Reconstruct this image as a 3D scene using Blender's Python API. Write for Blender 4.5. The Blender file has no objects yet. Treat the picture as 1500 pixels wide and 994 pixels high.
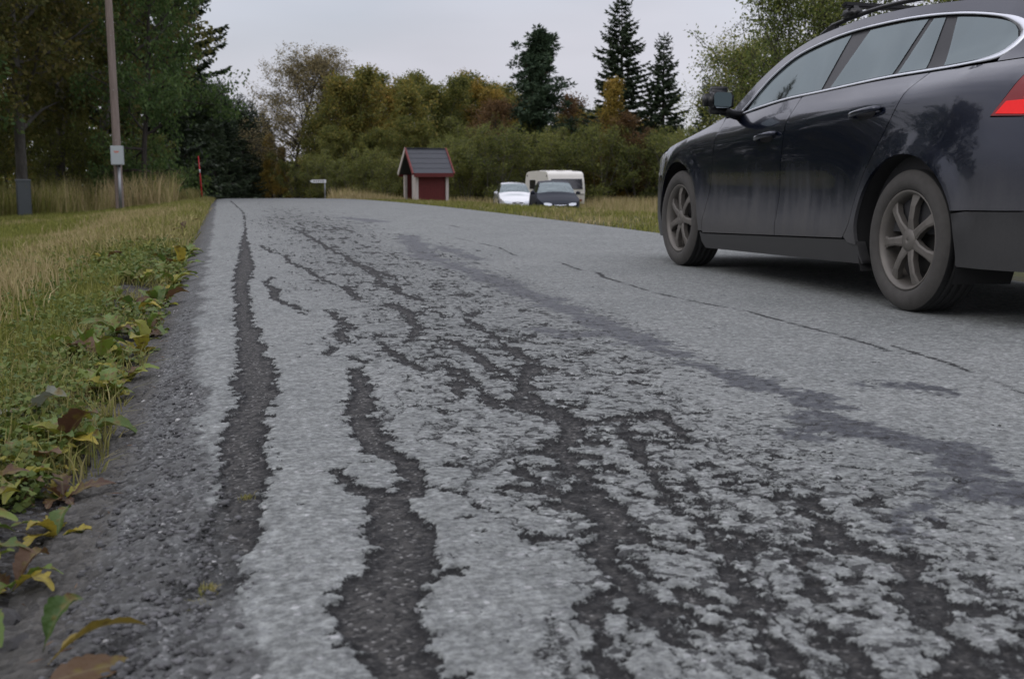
import bpy, bmesh, math, random
import numpy as np
from mathutils import Vector, Matrix
from mathutils.geometry import delaunay_2d_cdt

# ------------------------------------------------------------------ camera, sky, sun, exposure
SC = bpy.context.scene
COL = SC.collection
cam_d = bpy.data.cameras.new('camera')
cam_d.sensor_width = 36.0
cam_d.lens = 40.8
cam_d.clip_start = 0.05
cam_d.clip_end = 5000
cam_d.dof.use_dof = True
cam_d.dof.focus_distance = 4.2
cam_d.dof.aperture_fstop = 7.0
cam = bpy.data.objects.new('camera', cam_d)
COL.objects.link(cam)
CAM_H = 0.632
YAW, PITCH = math.radians(13.9), math.atan(243 / 1700.0)
cam.location = (0, 0, CAM_H)
cam.rotation_euler = (math.pi / 2 - PITCH, 0, -YAW)
SC.camera = cam

SUN_EL, SUN_AZ = math.radians(38), math.radians(250)      # azimuth clockwise from +Y: behind the left shoulder
W = bpy.data.worlds.new('World'); SC.world = W; W.use_nodes = True
nt = W.node_tree; nt.nodes.clear()
def wn(t, **k):
    n = nt.nodes.new(t)
    for a, b in k.items(): setattr(n, a, b)
    return n
wo = wn('ShaderNodeOutputWorld'); bg = wn('ShaderNodeBackground'); bg.inputs['Strength'].default_value = 0.1
sky = wn('ShaderNodeTexSky', sky_type='NISHITA', sun_disc=False)
sky.sun_elevation = SUN_EL; sky.sun_rotation = SUN_AZ
tc = wn('ShaderNodeTexCoord'); sep = wn('ShaderNodeSeparateXYZ')
nt.links.new(tc.outputs['Generated'], sep.inputs[0])
# overcast: an even cloud sheet that is brighter towards the zenith (CIE overcast sky), with soft cloud relief
mx = wn('ShaderNodeMath', operation='MAXIMUM'); mx.inputs[1].default_value = 0.0
nt.links.new(sep.outputs['Z'], mx.inputs[0])
ma = wn('ShaderNodeMath', operation='MULTIPLY_ADD'); ma.inputs[1].default_value = 2.0; ma.inputs[2].default_value = 1.0
nt.links.new(mx.outputs[0], ma.inputs[0])
mp = wn('ShaderNodeMapping'); mp.inputs['Scale'].default_value = (1.3, 1.3, 5.0); mp.inputs['Location'].default_value = (-3.092, 3.068, 3.385)
nt.links.new(tc.outputs['Generated'], mp.inputs[0])
no = wn('ShaderNodeTexNoise'); no.inputs['Scale'].default_value = 2.2; no.inputs['Detail'].default_value = 4
no.inputs['Roughness'].default_value = 0.45
nt.links.new(mp.outputs[0], no.inputs['Vector'])
rp = wn('ShaderNodeMapRange'); rp.inputs['From Min'].default_value = 0.3; rp.inputs['From Max'].default_value = 0.7
rp.inputs['To Min'].default_value = 0.92; rp.inputs['To Max'].default_value = 1.14
nt.links.new(no.outputs['Fac'], rp.inputs['Value'])
mm = wn('ShaderNodeMath', operation='MULTIPLY')
nt.links.new(ma.outputs[0], mm.inputs[0]); nt.links.new(rp.outputs[0], mm.inputs[1])
cc = wn('ShaderNodeVectorMath', operation='SCALE'); cc.inputs[0].default_value = (5.25, 5.22, 5.80)
nt.links.new(mm.outputs[0], cc.inputs['Scale'])
mixs = wn('ShaderNodeMix', data_type='RGBA')
mixs.inputs['Factor'].default_value = 0.12
nt.links.new(cc.outputs[0], mixs.inputs[6]); nt.links.new(sky.outputs[0], mixs.inputs[7])
# thinner cloud lets more blue through
rb = wn('ShaderNodeMapRange'); rb.inputs['From Min'].default_value = 0.42; rb.inputs['From Max'].default_value = 0.7
rb.inputs['To Min'].default_value = 0.05; rb.inputs['To Max'].default_value = 0.3
nb = wn('ShaderNodeTexNoise'); nb.inputs['Scale'].default_value = 1.6; nb.inputs['Detail'].default_value = 3
nt.links.new(mp.outputs[0], nb.inputs['Vector']); nt.links.new(nb.outputs['Fac'], rb.inputs['Value'])
nt.links.new(rb.outputs[0], mixs.inputs['Factor'])
nt.links.new(mixs.outputs[2], bg.inputs['Color']); nt.links.new(bg.outputs[0], wo.inputs[0])

sun_d = bpy.data.lights.new('sun', 'SUN'); sun_d.energy = 0.6; sun_d.angle = math.radians(30); sun_d.color = (1, 0.97, 0.93)
sun = bpy.data.objects.new('sun', sun_d); COL.objects.link(sun)
sun.rotation_euler = (math.pi / 2 - SUN_EL, 0, math.pi - SUN_AZ)
sun.location = (0, 0, 30)

vs = SC.view_settings
vs.view_transform = 'Standard'; vs.look = 'None'; vs.exposure = 0.0; vs.gamma = 1.0; vs.use_curve_mapping = False
SC.cycles.use_denoising = True
SC.cycles.max_bounces = 8; SC.cycles.diffuse_bounces = 3; SC.cycles.glossy_bounces = 4
SC.cycles.transparent_max_bounces = 12

# ------------------------------------------------------------------ helpers
def prop(o, label=None, cat=None, group=None, kind=None):
    if label: o['label'] = label
    if cat: o['category'] = cat
    if group: o['group'] = group
    if kind: o['kind'] = kind
    return o
def link(o, parent=None):
    COL.objects.link(o)
    if parent is not None: o.parent = parent
    return o
def empty(name, loc=(0, 0, 0), rz=0.0):
    o = bpy.data.objects.new(name, None); o.empty_display_size = 0.2
    o.location = loc; o.rotation_euler = (0, 0, rz)
    return link(o)
def mk(name, V, F, mat=None, smooth=False, attrs=None, midx=None):
    """mesh data from numpy: F is an (n,k) array or a list of such arrays"""
    me = bpy.data.meshes.new(name)
    V = np.asarray(V, np.float32)
    Fs = F if isinstance(F, list) else [F]
    Fs = [np.asarray(f, np.int32) for f in Fs if len(f)]
    me.vertices.add(len(V)); me.vertices.foreach_set('co', V.ravel())
    nl = sum(f.size for f in Fs); nf = sum(len(f) for f in Fs)
    me.loops.add(nl); me.polygons.add(nf)
    me.loops.foreach_set('vertex_index', np.concatenate([f.ravel() for f in Fs]))
    tot = np.concatenate([np.full(len(f), f.shape[1], np.int32) for f in Fs])
    st = np.zeros(nf, np.int32); st[1:] = np.cumsum(tot)[:-1]
    me.polygons.foreach_set('loop_start', st)
    try: me.polygons.foreach_set('loop_total', tot)
    except Exception: pass
    if smooth: me.polygons.foreach_set('use_smooth', np.ones(nf, bool))
    mats = mat if isinstance(mat, (list, tuple)) else [mat]
    for m in mats:
        if m: me.materials.append(m)
    if midx is not None: me.polygons.foreach_set('material_index', np.asarray(midx, np.int32))
    for k, a in (attrs or {}).items():
        at = me.attributes.new(k, 'FLOAT', 'POINT'); at.data.foreach_set('value', np.asarray(a, np.float32))
    me.update(calc_edges=True); me.validate()
    return me
def obj(name, me, parent=None, loc=None, rot=None):
    o = bpy.data.objects.new(name, me)
    if loc is not None: o.location = loc
    if rot is not None: o.rotation_euler = rot
    return link(o, parent)
class MB:
    """collects simple shapes into one mesh"""
    def __init__(s): s.v = []; s.f = []
    def add(s, V, F):
        b = len(s.v); s.v += [tuple(p) for p in V]; s.f += [tuple(i + b for i in f) for f in F]; return s
    def box(s, c, d, R=None, taper=1.0):
        V = []
        for z in (-1, 1):
            k = 1.0 if z < 0 else taper
            for x, y in ((-1, -1), (1, -1), (1, 1), (-1, 1)):
                p = Vector((x * d[0] / 2 * k, y * d[1] / 2 * k, z * d[2] / 2))
                if R is not None: p = R @ p
                V.append(p + Vector(c))
        return s.add(V, [(3, 2, 1, 0), (4, 5, 6, 7), (0, 1, 5, 4), (1, 2, 6, 5), (2, 3, 7, 6), (3, 0, 4, 7)])
    def tube(s, P, R, n=8, cap=True):
        P = [Vector(p) for p in P]; R = R if hasattr(R, '__len__') else [R] * len(P)
        V = []; F = []
        for i, p in enumerate(P):
            t = (P[min(i + 1, len(P) - 1)] - P[max(i - 1, 0)]).normalized()
            a = t.cross(Vector((0, 0, 1)))
            if a.length < 1e-3: a = Vector((1, 0, 0))
            a.normalize(); b = t.cross(a)
            for k in range(n):
                w = 2 * math.pi * k / n
                V.append(p + (a * math.cos(w) + b * math.sin(w)) * R[i])
        for i in range(len(P) - 1):
            for k in range(n):
                q = (k + 1) % n
                F.append((i * n + k, i * n + q, (i + 1) * n + q, (i + 1) * n + k))
        if cap: F += [tuple(range(n))[::-1], tuple((len(P) - 1) * n + k for k in range(n))]
        return s.add(V, F)
    def prism(s, outline, a, b, axis):
        """extrude a 2-D outline between a and b along axis (0,1,2)"""
        n = len(outline); V = []
        for t in (a, b):
            for (p, q) in outline:
                c = [p, q]; c.insert(axis, t); V.append(c)
        F = [(i, (i + 1) % n, n + (i + 1) % n, n + i) for i in range(n)] + [tuple(range(n))[::-1], tuple(range(n, 2 * n))]
        return s.add(V, F)
    def build(s, name, mat, parent=None, bevel=0.0, smooth=False, loc=None, rot=None):
        me = bpy.data.meshes.new(name); me.from_pydata(s.v, [], s.f)
        bm = bmesh.new(); bm.from_mesh(me)
        bmesh.ops.recalc_face_normals(bm, faces=bm.faces)
        if bevel: bmesh.ops.bevel(bm, geom=list(bm.edges), offset=bevel, segments=2, affect='EDGES', clamp_overlap=True)
        bm.to_mesh(me); bm.free()
        if smooth:
            for p in me.polygons: p.use_smooth = True
        if mat: me.materials.append(mat)
        return obj(name, me, parent, loc, rot)
def hsh(ix, iy, seed):
    h = (ix.astype(np.int64) * 374761393 + iy.astype(np.int64) * 668265263 + seed * 1442695041) & 0x7fffffff
    h = ((h ^ (h >> 13)) * 1274126177) & 0x7fffffff
    return ((h ^ (h >> 16)) & 0xffff) / 65535.0
def vnoise(x, y, seed=0):
    ix = np.floor(x); iy = np.floor(y); fx = x - ix; fy = y - iy
    ux = fx * fx * (3 - 2 * fx); uy = fy * fy * (3 - 2 * fy)
    a = hsh(ix, iy, seed); b = hsh(ix + 1, iy, seed); c = hsh(ix, iy + 1, seed); d = hsh(ix + 1, iy + 1, seed)
    return (a * (1 - ux) + b * ux) * (1 - uy) + (c * (1 - ux) + d * ux) * uy
def fbm(x, y, seed=0, oct=4, gain=0.5):
    t = 0; a = 1; n = 0
    for k in range(oct):
        t = t + a * vnoise(x * 2 ** k + 17.3 * k, y * 2 ** k - 9.1 * k, seed + k); n += a; a *= gain
    return t / n
def sm(a, b, x):
    t = np.clip((np.asarray(x, float) - a) / (b - a), 0, 1); return t * t * (3 - 2 * t)
def pch(xs, ys):
    xs = np.array(xs, float); ys = np.array(ys, float); h = np.diff(xs); d = np.diff(ys) / h
    m = np.zeros_like(xs); m[0] = d[0]; m[-1] = d[-1]
    for i in range(1, len(xs) - 1):
        if d[i - 1] * d[i] > 0: m[i] = 2 * d[i - 1] * d[i] / (d[i - 1] + d[i])
    def f(x):
        x = np.clip(np.asarray(x, float), xs[0], xs[-1]); i = np.clip(np.searchsorted(xs, x) - 1, 0, len(xs) - 2)
        t = (x - xs[i]) / h[i]
        return ((1 + 2 * t) * (1 - t) ** 2) * ys[i] + t * (1 - t) ** 2 * h[i] * m[i] + t * t * (3 - 2 * t) * ys[i + 1] + t * t * (t - 1) * h[i] * m[i + 1]
    return f

# ------------------------------------------------------------------ materials
class NT:
    def __init__(s, name):
        s.m = bpy.data.materials.new(name); s.m.use_nodes = True; s.t = s.m.node_tree; s.t.nodes.clear()
        s.out = s.n('ShaderNodeOutputMaterial')
    def n(s, t, ins=None, **k):
        n = s.t.nodes.new(t)
        for a, b in k.items(): setattr(n, a, b)
        for a, b in (ins or {}).items(): s.put(n.inputs[a], b)
        return n
    def put(s, i, v):
        if hasattr(v, 'is_output'): s.t.links.new(v, i)
        elif hasattr(v, '__len__') and len(v) == 3 and i.type == 'RGBA': i.default_value = (*v, 1)
        else: i.default_value = v
    def math(s, op, a, b=None, c=None, clamp=False):
        n = s.n('ShaderNodeMath', operation=op, use_clamp=clamp); s.put(n.inputs[0], a)
        if b is not None: s.put(n.inputs[1], b)
        if c is not None: s.put(n.inputs[2], c)
        return n.outputs[0]
    def mix(s, f, a, b):
        n = s.n('ShaderNodeMix', data_type='RGBA'); s.put(n.inputs[0], f); s.put(n.inputs[6], a); s.put(n.inputs[7], b); return n.outputs[2]
    def noise(s, vec, scale, detail=3, rough=0.5):
        n = s.n('ShaderNodeTexNoise', {'Scale': scale, 'Detail': detail, 'Roughness': rough}); s.put(n.inputs['Vector'], vec); return n.outputs['Fac']
    def voro(s, vec, scale, feature='F1'):
        n = s.n('ShaderNodeTexVoronoi', {'Scale': scale}, feature=feature); s.put(n.inputs['Vector'], vec); return n
    def rng(s, v, a, b, c=0.0, d=1.0, smooth=False):
        n = s.n('ShaderNodeMapRange', {'Value': v, 'From Min': a, 'From Max': b, 'To Min': c, 'To Max': d})
        if smooth: n.interpolation_type = 'SMOOTHSTEP'
        return n.outputs[0]
    def attr(s, name): return s.n('ShaderNodeAttribute', attribute_name=name).outputs['Fac']
    def pos(s): return s.n('ShaderNodeNewGeometry').outputs['Position']
    def objco(s): return s.n('ShaderNodeTexCoord').outputs['Object']
    def bump(s, h, dist=1.0, strength=1.0, normal=None):
        n = s.n('ShaderNodeBump', {'Height': h, 'Distance': dist, 'Strength': strength})
        if normal is not None: s.put(n.inputs['Normal'], normal)
        return n.outputs[0]
    def pbr(s, col, rough=0.6, metal=0.0, normal=None, spec=0.5, coat=0.0, coat_rough=0.05, emit=None, estr=0.0):
        n = s.n('ShaderNodeBsdfPrincipled'); s.put(n.inputs['Base Color'], col); s.put(n.inputs['Roughness'], rough)
        s.put(n.inputs['Metallic'], metal); s.put(n.inputs['Specular IOR Level'], spec)
        s.put(n.inputs['Coat Weight'], coat); n.inputs['Coat Roughness'].default_value = coat_rough
        if normal is not None: s.put(n.inputs['Normal'], normal)
        if emit is not None: s.put(n.inputs['Emission Color'], emit); n.inputs['Emission Strength'].default_value = estr
        s.t.links.new(n.outputs[0], s.out.inputs[0]); return n
def simple(name, col, rough=0.5, metal=0.0, var=0.12, scale=12.0, bump=0.0, **k):
    m = NT(name); p = m.objco(); f = m.noise(p, scale, 4)
    c = m.mix(f, tuple(x * (1 - var) for x in col), tuple(min(1, x * (1 + var)) for x in col))
    nr = m.bump(m.noise(p, scale * 6, 3), bump) if bump else None
    m.pbr(c, rough, metal, nr, **k); return m.m

# ------------------------------------------------------------------ terrain and road
def prof(Y):
    Y = np.asarray(Y, float)
    z = np.where(Y < 8, 0.0, -0.00023 * (np.minimum(Y, 60) - 8) ** 2)
    return z - 0.024 * np.clip(Y - 60, 0, 40)
def cross(X):
    X = np.asarray(X, float)
    return -0.012 * np.clip(X - 2.9, 0, 1.8) - 0.15 * np.clip(X - 4.7, 0, 0.6) - 0.08 * np.clip(0.1 - X, 0, 0.6)
def road_z(X, Y): return prof(Y) + cross(X)
XL, XR = -0.27, 5.06
def bend(Y): return -0.02 * np.clip(np.asarray(Y, float) - 62, 0, 45) ** 2      # the road turns away left beyond the brow
def terr(X, Y):
    X = np.asarray(X, float); Y = np.asarray(Y, float)
    p = prof(Y); XO = X; X = X - bend(Y)
    l = np.clip(XL - X, 0, None)
    zl = -0.078 + 0.045 * sm(0.03, .40, l) - 0.10 * np.clip(l - .25, 0, 2.8) - 0.05 * np.clip(l - 2.8, 0, 3) + 0.05 * (fbm(X * .8, Y * .8, 5) - .5) * sm(0, .6, l)
    zl = zl + 0.05 * (vnoise(X * 5, Y * 5, 9) - .5) * sm(0.02, .5, l) * 0.6
    r = np.clip(X - XR, 0, None)
    zr = -0.10 + 0.0 * r + 0.06 * (fbm(X * .7, Y * .7, 6) - .5) * sm(0, .6, r)
    drop = sm(6.6, 12.4, XO + np.clip((Y - 30) * 0.06, -1, 1.6))
    zr = zr * (1 - drop) + (np.interp(Y, [20, 30, 44.5, 54, 60, 70], [-.9, -1.0, -1.18, -1.33, -1.42, -1.6]) - p) * drop
    road = np.full_like(X, -0.10) + np.minimum(cross(X), 0)
    z = np.where(X < XL, zl, np.where(X > XR, zr, road))
    t1 = sm(XL - .06, XL + .06, X)
    return p + z
def spaced(a, b, step, far, ratio=1.18):
    mid = list(np.arange(a, b + 1e-6, step)); lo = []; hi = []
    s = step; v = a
    while v > -far: s *= ratio; v -= s; lo.append(v)
    s = step; v = b
    while v < far: s *= ratio; v += s; hi.append(v)
    return np.array(lo[::-1] + mid + hi)
def grid_faces(ny, nx):
    i = np.arange(ny * nx).reshape(ny, nx)
    return np.stack([i[:-1, :-1], i[:-1, 1:], i[1:, 1:], i[1:, :-1]], -1).reshape(-1, 4)

gx = np.concatenate([spaced(-7, 14, 0.16, 2500), [XL - .05, XL + .05, XR - .05, XR + .05]]); gx.sort()
gy = spaced(-3, 66, 0.22, 2500)
GX, GY = np.meshgrid(gx, gy)
GZ = terr(GX, GY)
m = NT('ground_soil_grass'); P = m.pos()
sx = m.n('ShaderNodeSeparateXYZ'); m.put(sx.inputs[0], P)
big = m.noise(P, 0.7, 5, .6); fine = m.noise(P, 18, 5, .65); st = m.voro(P, 55)
grass = m.mix(big, (.055, .07, .022), (.13, .105, .045))
grass = m.mix(m.rng(fine, .35, .7), grass, (.035, .045, .016))
grav = m.mix(m.rng(m.n('ShaderNodeSeparateColor', {0: st.outputs['Color']}).outputs[0], .1, .95), (.035, .034, .032), (.12, .12, .12))
soil = m.mix(m.rng(fine, .4, .65), (.04, .034, .026), grav)
edge = m.math('ADD', sx.outputs['X'], m.rng(m.noise(P, 3.0, 4), 0, 1, -.35, .35))
f = m.math('MULTIPLY', m.rng(edge, -.95, -.55, 0, 1), m.rng(edge, 5.1, 5.5, 1, 0))
col = m.mix(f, grass, soil)
hgt = m.math('MULTIPLY', m.math('SUBTRACT', 1.0, st.outputs['Distance']), m.math('MULTIPLY', f, .012))
m.pbr(col, .95, normal=m.bump(m.math('ADD', hgt, m.math('MULTIPLY', fine, .02))), spec=.2)
prop(obj('ground', mk('ground', np.stack([GX, GY, GZ], -1).reshape(-1, 3), grid_faces(*GX.shape), m.m, True)), kind='structure')

# torn places of the wearing course, in metres on the road: (x, y, half width)
DEEP = [[(0.212,36.276,0.0824),(0.334,20.818,0.0475),(0.264,14.751,0.0337),(0.197,11.941,0.041),(0.155,9.366,0.0644),(0.134,7.999,0.0643),(0.089,7.125,0.0491),(0.077,6.342,0.0438),(0.078,5.77,0.0399),(0.076,5.292,0.0428),(0.078,4.82,0.0474),(0.082,4.386,0.056),(0.08,3.935,0.0618),(0.073,3.397,0.0535),(0.039,2.983,0.0523),(0.023,2.623,0.0538),(0.014,2.307,0.0516),(-0.016,2.022,0.0537),(-0.035,1.811,0.0482)],
 [(0.315,10.612,0.0244),(0.361,9.648,0.0278),(0.463,9.289,0.0161),(0.45,8.484,0.0246),(0.531,7.901,0.0184),(0.557,7.249,0.0211),(0.613,6.684,0.0078),(0.645,6.391,0.0225),(0.652,5.884,0.0208)],
 [(0.276,7.368,0.0128),(0.23,6.909,0.016),(0.266,6.485,0.03),(0.234,6.055,0.0246),(0.314,5.651,0.0197),(0.353,5.329,0.0093)],
 [(0.451,5.5,0.0097),(0.473,5.194,0.0183),(0.499,4.917,0.0261),(0.441,4.645,0.0247),(0.452,4.368,0.0233)],
 [(0.371,4.351,0.0103),(0.387,4.223,0.0075),(0.342,4.1,0.0218)],
 [(0.405,4.085,0.0073),(0.449,3.903,0.0116),(0.402,3.77,0.0202),(0.402,3.56,0.0297),(0.35,3.162,0.0416),(0.326,2.871,0.043),(0.339,2.619,0.0348),(0.368,2.467,0.03),(0.369,2.371,0.0202),(0.408,2.267,0.0139),(0.443,2.216,0.0082),(0.456,2.133,0.004)],
 [(0.369,2.371,0.0202),(0.331,2.249,0.0411)],
 [(0.22,2.485,0.0104),(0.233,2.343,0.0211),(0.292,2.238,0.0516),(0.286,2.086,0.0521),(0.274,1.885,0.0509),(0.258,1.794,0.0507),(0.228,1.746,0.0686),(0.205,1.669,0.0717),(0.19,1.553,0.0574),(0.204,1.458,0.0498),(0.205,1.382,0.0535),(0.205,1.257,0.0475),(0.198,1.052,0.0418),(0.181,0.848,0.0334)],
 [(0.297,1.738,0.0086),(0.339,1.757,0.0044)],
 [(0.518,4.465,0.0053),(0.565,4.454,0.0079),(0.578,4.228,0.0177),(0.584,3.977,0.0238),(0.6,3.735,0.0202),(0.613,3.704,0.0112),(0.639,3.67,0.0067),(0.699,3.753,0.0182),(0.698,3.615,0.0197),(0.732,3.478,0.0191)],
 [(0.728,3.479,0.0212),(0.645,3.321,0.0121),(0.651,3.21,0.0196),(0.585,3.154,0.0115)],
 [(0.732,3.478,0.017),(0.713,3.122,0.0192),(0.714,2.985,0.0184)],
 [(0.782,5.689,0.0203),(0.789,5.416,0.029),(0.818,5.187,0.0372),(0.766,4.922,0.0206),(0.765,4.693,0.0253),(0.708,4.497,0.0189),(0.651,4.318,0.0078)],
 [(0.792,4.497,0.0108),(0.812,4.354,0.0158),(0.832,4.148,0.0226),(0.841,3.961,0.0265),(0.853,3.803,0.0209),(0.868,3.56,0.0087)],
 [(1.002,5.037,0.0122),(1.032,4.785,0.0145),(1.011,4.305,0.0131),(0.992,4.039,0.0148),(1.003,3.873,0.0214),(0.989,3.667,0.0226),(0.896,3.462,0.0235),(0.875,3.299,0.0265),(0.8,3.174,0.0196),(0.824,3.054,0.0227),(0.838,2.936,0.022),(0.845,2.742,0.0379),(0.738,2.534,0.0349),(0.724,2.392,0.0271),(0.729,2.236,0.0255),(0.687,2.085,0.0398),(0.682,1.948,0.0425),(0.638,1.868,0.0323),(0.602,1.778,0.0251),(0.598,1.69,0.024),(0.58,1.624,0.0168),(0.515,1.575,0.0183),(0.485,1.511,0.0195),(0.468,1.428,0.0185),(0.461,1.37,0.0178),(0.461,1.319,0.019),(0.44,1.199,0.019),(0.407,1.0,0.0202)],
 [(0.868,3.56,0.0087),(0.833,3.052,0.0152)],
 [(0.613,2.432,0.0045),(0.622,2.314,0.013),(0.631,2.19,0.0207),(0.659,2.092,0.0265)],
 [(0.622,1.822,0.0234),(0.641,1.754,0.0159),(0.653,1.676,0.0076)],
 [(0.682,1.948,0.025),(0.707,1.816,0.0141),(0.738,1.785,0.0082)],
 [(0.58,1.624,0.0168),(0.597,1.581,0.0154),(0.589,1.509,0.0148),(0.544,1.486,0.0087)],
 [(0.589,1.509,0.0119),(0.577,1.432,0.0094),(0.61,1.383,0.0129),(0.623,1.348,0.0063)],
 [(0.489,1.975,0.0037),(0.516,1.886,0.006),(0.576,1.879,0.0036)],
 [(0.845,2.742,0.0241),(0.979,2.837,0.0215),(1.116,2.895,0.0185),(1.078,2.566,0.0149)],
 [(0.979,2.837,0.0179),(0.925,2.53,0.0226),(0.85,2.157,0.0056),(0.821,2.052,0.0066),(0.836,1.968,0.0115),(0.83,1.857,0.0146),(0.819,1.758,0.0209),(0.789,1.669,0.0188),(0.752,1.569,0.0157),(0.743,1.485,0.0179),(0.722,1.404,0.0114),(0.719,1.361,0.0138),(0.707,1.309,0.0152),(0.693,1.262,0.0173),(0.663,1.144,0.0174),(0.61,0.95,0.0169)],
 [(0.83,1.857,0.0097),(0.93,2.209,0.0143),(1.009,2.248,0.0176),(0.976,2.089,0.0096)],
 [(0.924,1.739,0.014),(0.88,1.633,0.0143),(0.861,1.57,0.0159),(0.862,1.515,0.0144),(0.857,1.465,0.018),(0.822,1.425,0.0146),(0.812,1.374,0.016),(0.808,1.325,0.0174),(0.791,1.275,0.0203),(0.757,1.234,0.0188),(0.707,1.067,0.0181)],
 [(1.103,1.992,0.024),(1.039,1.922,0.018),(1.057,1.877,0.0278),(1.022,1.785,0.0301),(1.016,1.705,0.0232),(1.074,1.637,0.0226),(1.042,1.563,0.0173),(1.038,1.481,0.0207),(0.974,1.436,0.016),(0.969,1.389,0.0156),(0.97,1.328,0.0131),(0.933,1.28,0.0218),(0.915,1.232,0.0193),(0.873,1.128,0.0195)],
 [(0.924,1.739,0.0117),(1.022,1.785,0.0145)],
 [(1.059,1.752,0.0119),(1.104,1.695,0.0117),(1.122,1.657,0.0138)],
 [(1.14,1.529,0.0151),(1.128,1.467,0.0104),(1.05,1.417,0.014),(1.08,1.393,0.0119)],
 [(0.791,13.826,0.0239),(0.848,12.187,0.0353),(0.856,10.581,0.0308),(0.898,9.262,0.0271),(0.901,8.306,0.0292),(0.945,7.683,0.0317),(1.004,7.138,0.0254)],
 [(0.945,7.683,0.0317),(0.883,6.704,0.0238),(0.911,6.099,0.0218),(0.961,5.741,0.0172)],
 [(1.262,14.696,0.0427),(1.395,12.804,0.0449)]]
THIN = [[(2.768,14.965,0.0178),(2.725,13.137,0.0118),(2.904,12.255,0.0074)],
 [(2.229,11.421,0.0068),(2.305,9.806,0.0089),(2.194,8.778,0.008)],
 [(2.333,8.017,0.0098),(2.283,7.296,0.0099)],
 [(2.357,7.222,0.0134),(2.257,6.779,0.0126),(2.246,6.238,0.0078),(2.226,5.847,0.0088),(2.261,5.42,0.0069),(2.308,5.128,0.0079),(2.344,4.918,0.007),(2.339,4.706,0.0091),(2.334,4.327,0.0085),(2.342,4.113,0.0081),(2.325,3.867,0.0103),(2.307,3.68,0.0049)],
 [(2.391,3.797,0.0051),(2.373,3.582,0.0072),(2.349,3.359,0.0091),(2.289,3.068,0.0063),(2.245,2.87,0.006),(2.19,2.629,0.0055),(2.075,1.984,0.0044)]]
BLEED = [[(1.861,11.927,0.0847),(1.49,8.875,0.0792),(1.553,7.889,0.0662),(1.558,6.808,0.07),(1.56,6.087,0.0742),(1.544,5.469,0.0672),(1.536,4.905,0.0669),(1.551,4.499,0.0675),(1.52,4.085,0.0644),(1.518,3.777,0.0528),(1.543,3.588,0.0551),(1.542,3.341,0.0431),(1.562,3.006,0.0493),(1.564,2.822,0.0635),(1.47,2.587,0.0602),(1.551,2.511,0.0405),(1.589,2.344,0.0608),(1.599,2.239,0.0493),(1.519,2.086,0.0693),(1.553,2.027,0.0566),(1.553,1.847,0.0788),(1.539,1.595,0.0935)],
 [(1.519,2.086,0.052),(1.462,1.948,0.0516),(1.378,1.954,0.0297),(1.253,1.879,0.0387),(1.197,1.843,0.0454),(1.183,1.782,0.0343)],
 [(1.901,3.068,0.0287),(1.991,3.011,0.0407)],
 [(1.266,4.483,0.0442),(1.357,4.357,0.0433)],
 [(1.371,2.449,0.0261),(1.351,2.499,0.0198)],
 [(2.072,15.637,0.1377),(1.73,17.731,0.1032)],
 [(1.823,8.42,0.0405),(1.823,10.128,0.0483)]]

def seg_dist(X, Y, lines, cap=0.3):
    d = np.full(X.shape, cap)
    for L in lines:
        for (x0, y0, w0), (x1, y1, w1) in zip(L[:-1], L[1:]):
            pad = cap + max(w0, w1)
            k = (X > min(x0, x1) - pad) & (X < max(x0, x1) + pad) & (Y > min(y0, y1) - pad) & (Y < max(y0, y1) + pad)
            if not k.any(): continue
            xx = X[k]; yy = Y[k]; dx = x1 - x0; dy = y1 - y0
            t = np.clip(((xx - x0) * dx + (yy - y0) * dy) / (dx * dx + dy * dy + 1e-9), 0, 1)
            q = np.hypot(xx - x0 - t * dx, yy - y0 - t * dy) - (w0 + t * (w1 - w0))
            d[k] = np.minimum(d[k], q)
    return d
rx = np.concatenate([np.arange(-.36, 1.3, .0062), np.arange(1.3, 2.5, .013), np.arange(2.5, XR - .03, .06), [XR]])
ry = [-8.0, -4, -2, -1, 0, .5, .8]
v = .95; s_ = .008
while v < 130:
    ry.append(v); s_ = max(.007, .0024 * v * v / 2.2 if v < 14 else .21 + .004 * (v - 14) ** 1.3); v += min(s_, 3)
ry = np.array(ry)
RX, RY = np.meshgrid(rx, ry)
# the left rim is broken away unevenly, the right rim less so
rag = .075 * (fbm(RY * 1.3, RY * 0 + 3, 21, 6, .6) - .5) * 2
RXd = RX + rag * (1 - sm(-.36, -.06, RX)) + .05 * (fbm(RY * 1.1, RY * 0, 22, 4) - .5) * sm(4.6, XR, RX)
wx = .045 * (fbm(RXd * 9, RY * 6, 31, 3) - .5); wy = .09 * (fbm(RXd * 8, RY * 5, 41, 3) - .5)
DEEP = [[(a, b, w * (1 if b < 7 else max(.25, 1 - (b - 7) * .09))) for a, b, w in L] for L in DEEP]
THIN = [[(a, b, w + .003) for a, b, w in L] for L in THIN]
dC = seg_dist(RXd + wx, RY + wy, DEEP); dT = seg_dist(RXd + wx * .25, RY, THIN); dB = seg_dist(RXd + wx * 2, RY + wy * 2, [[(a, b, w * 1.15) for a, b, w in L] for L in BLEED])
rx1 = RXd * .8 + RY * .6; ry1 = RY * .8 - RXd * .6                       # turned so that the lattice of the noise does not show
edge_n = fbm(rx1 * 30, ry1 * 30, 101, 6, .72) - .5
dC0 = dC
dB = dB + .16 * (fbm(rx1 * 9, ry1 * 6, 151, 6, .7) - .5) * 2
dC = dC + .105 * edge_n
xr = pch([0.9, 1.4, 2.0, 2.7, 3.3, 5, 8, 20, 40], [.03, .015, -.02, -.05, -.08, -.13, -.13, -.14, -.2])(RY)
rub = sm(.09, -.09, RXd - xr + .16 * (fbm(RXd * 9, RY * 5, 51, 5, .6) - .5))
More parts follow.
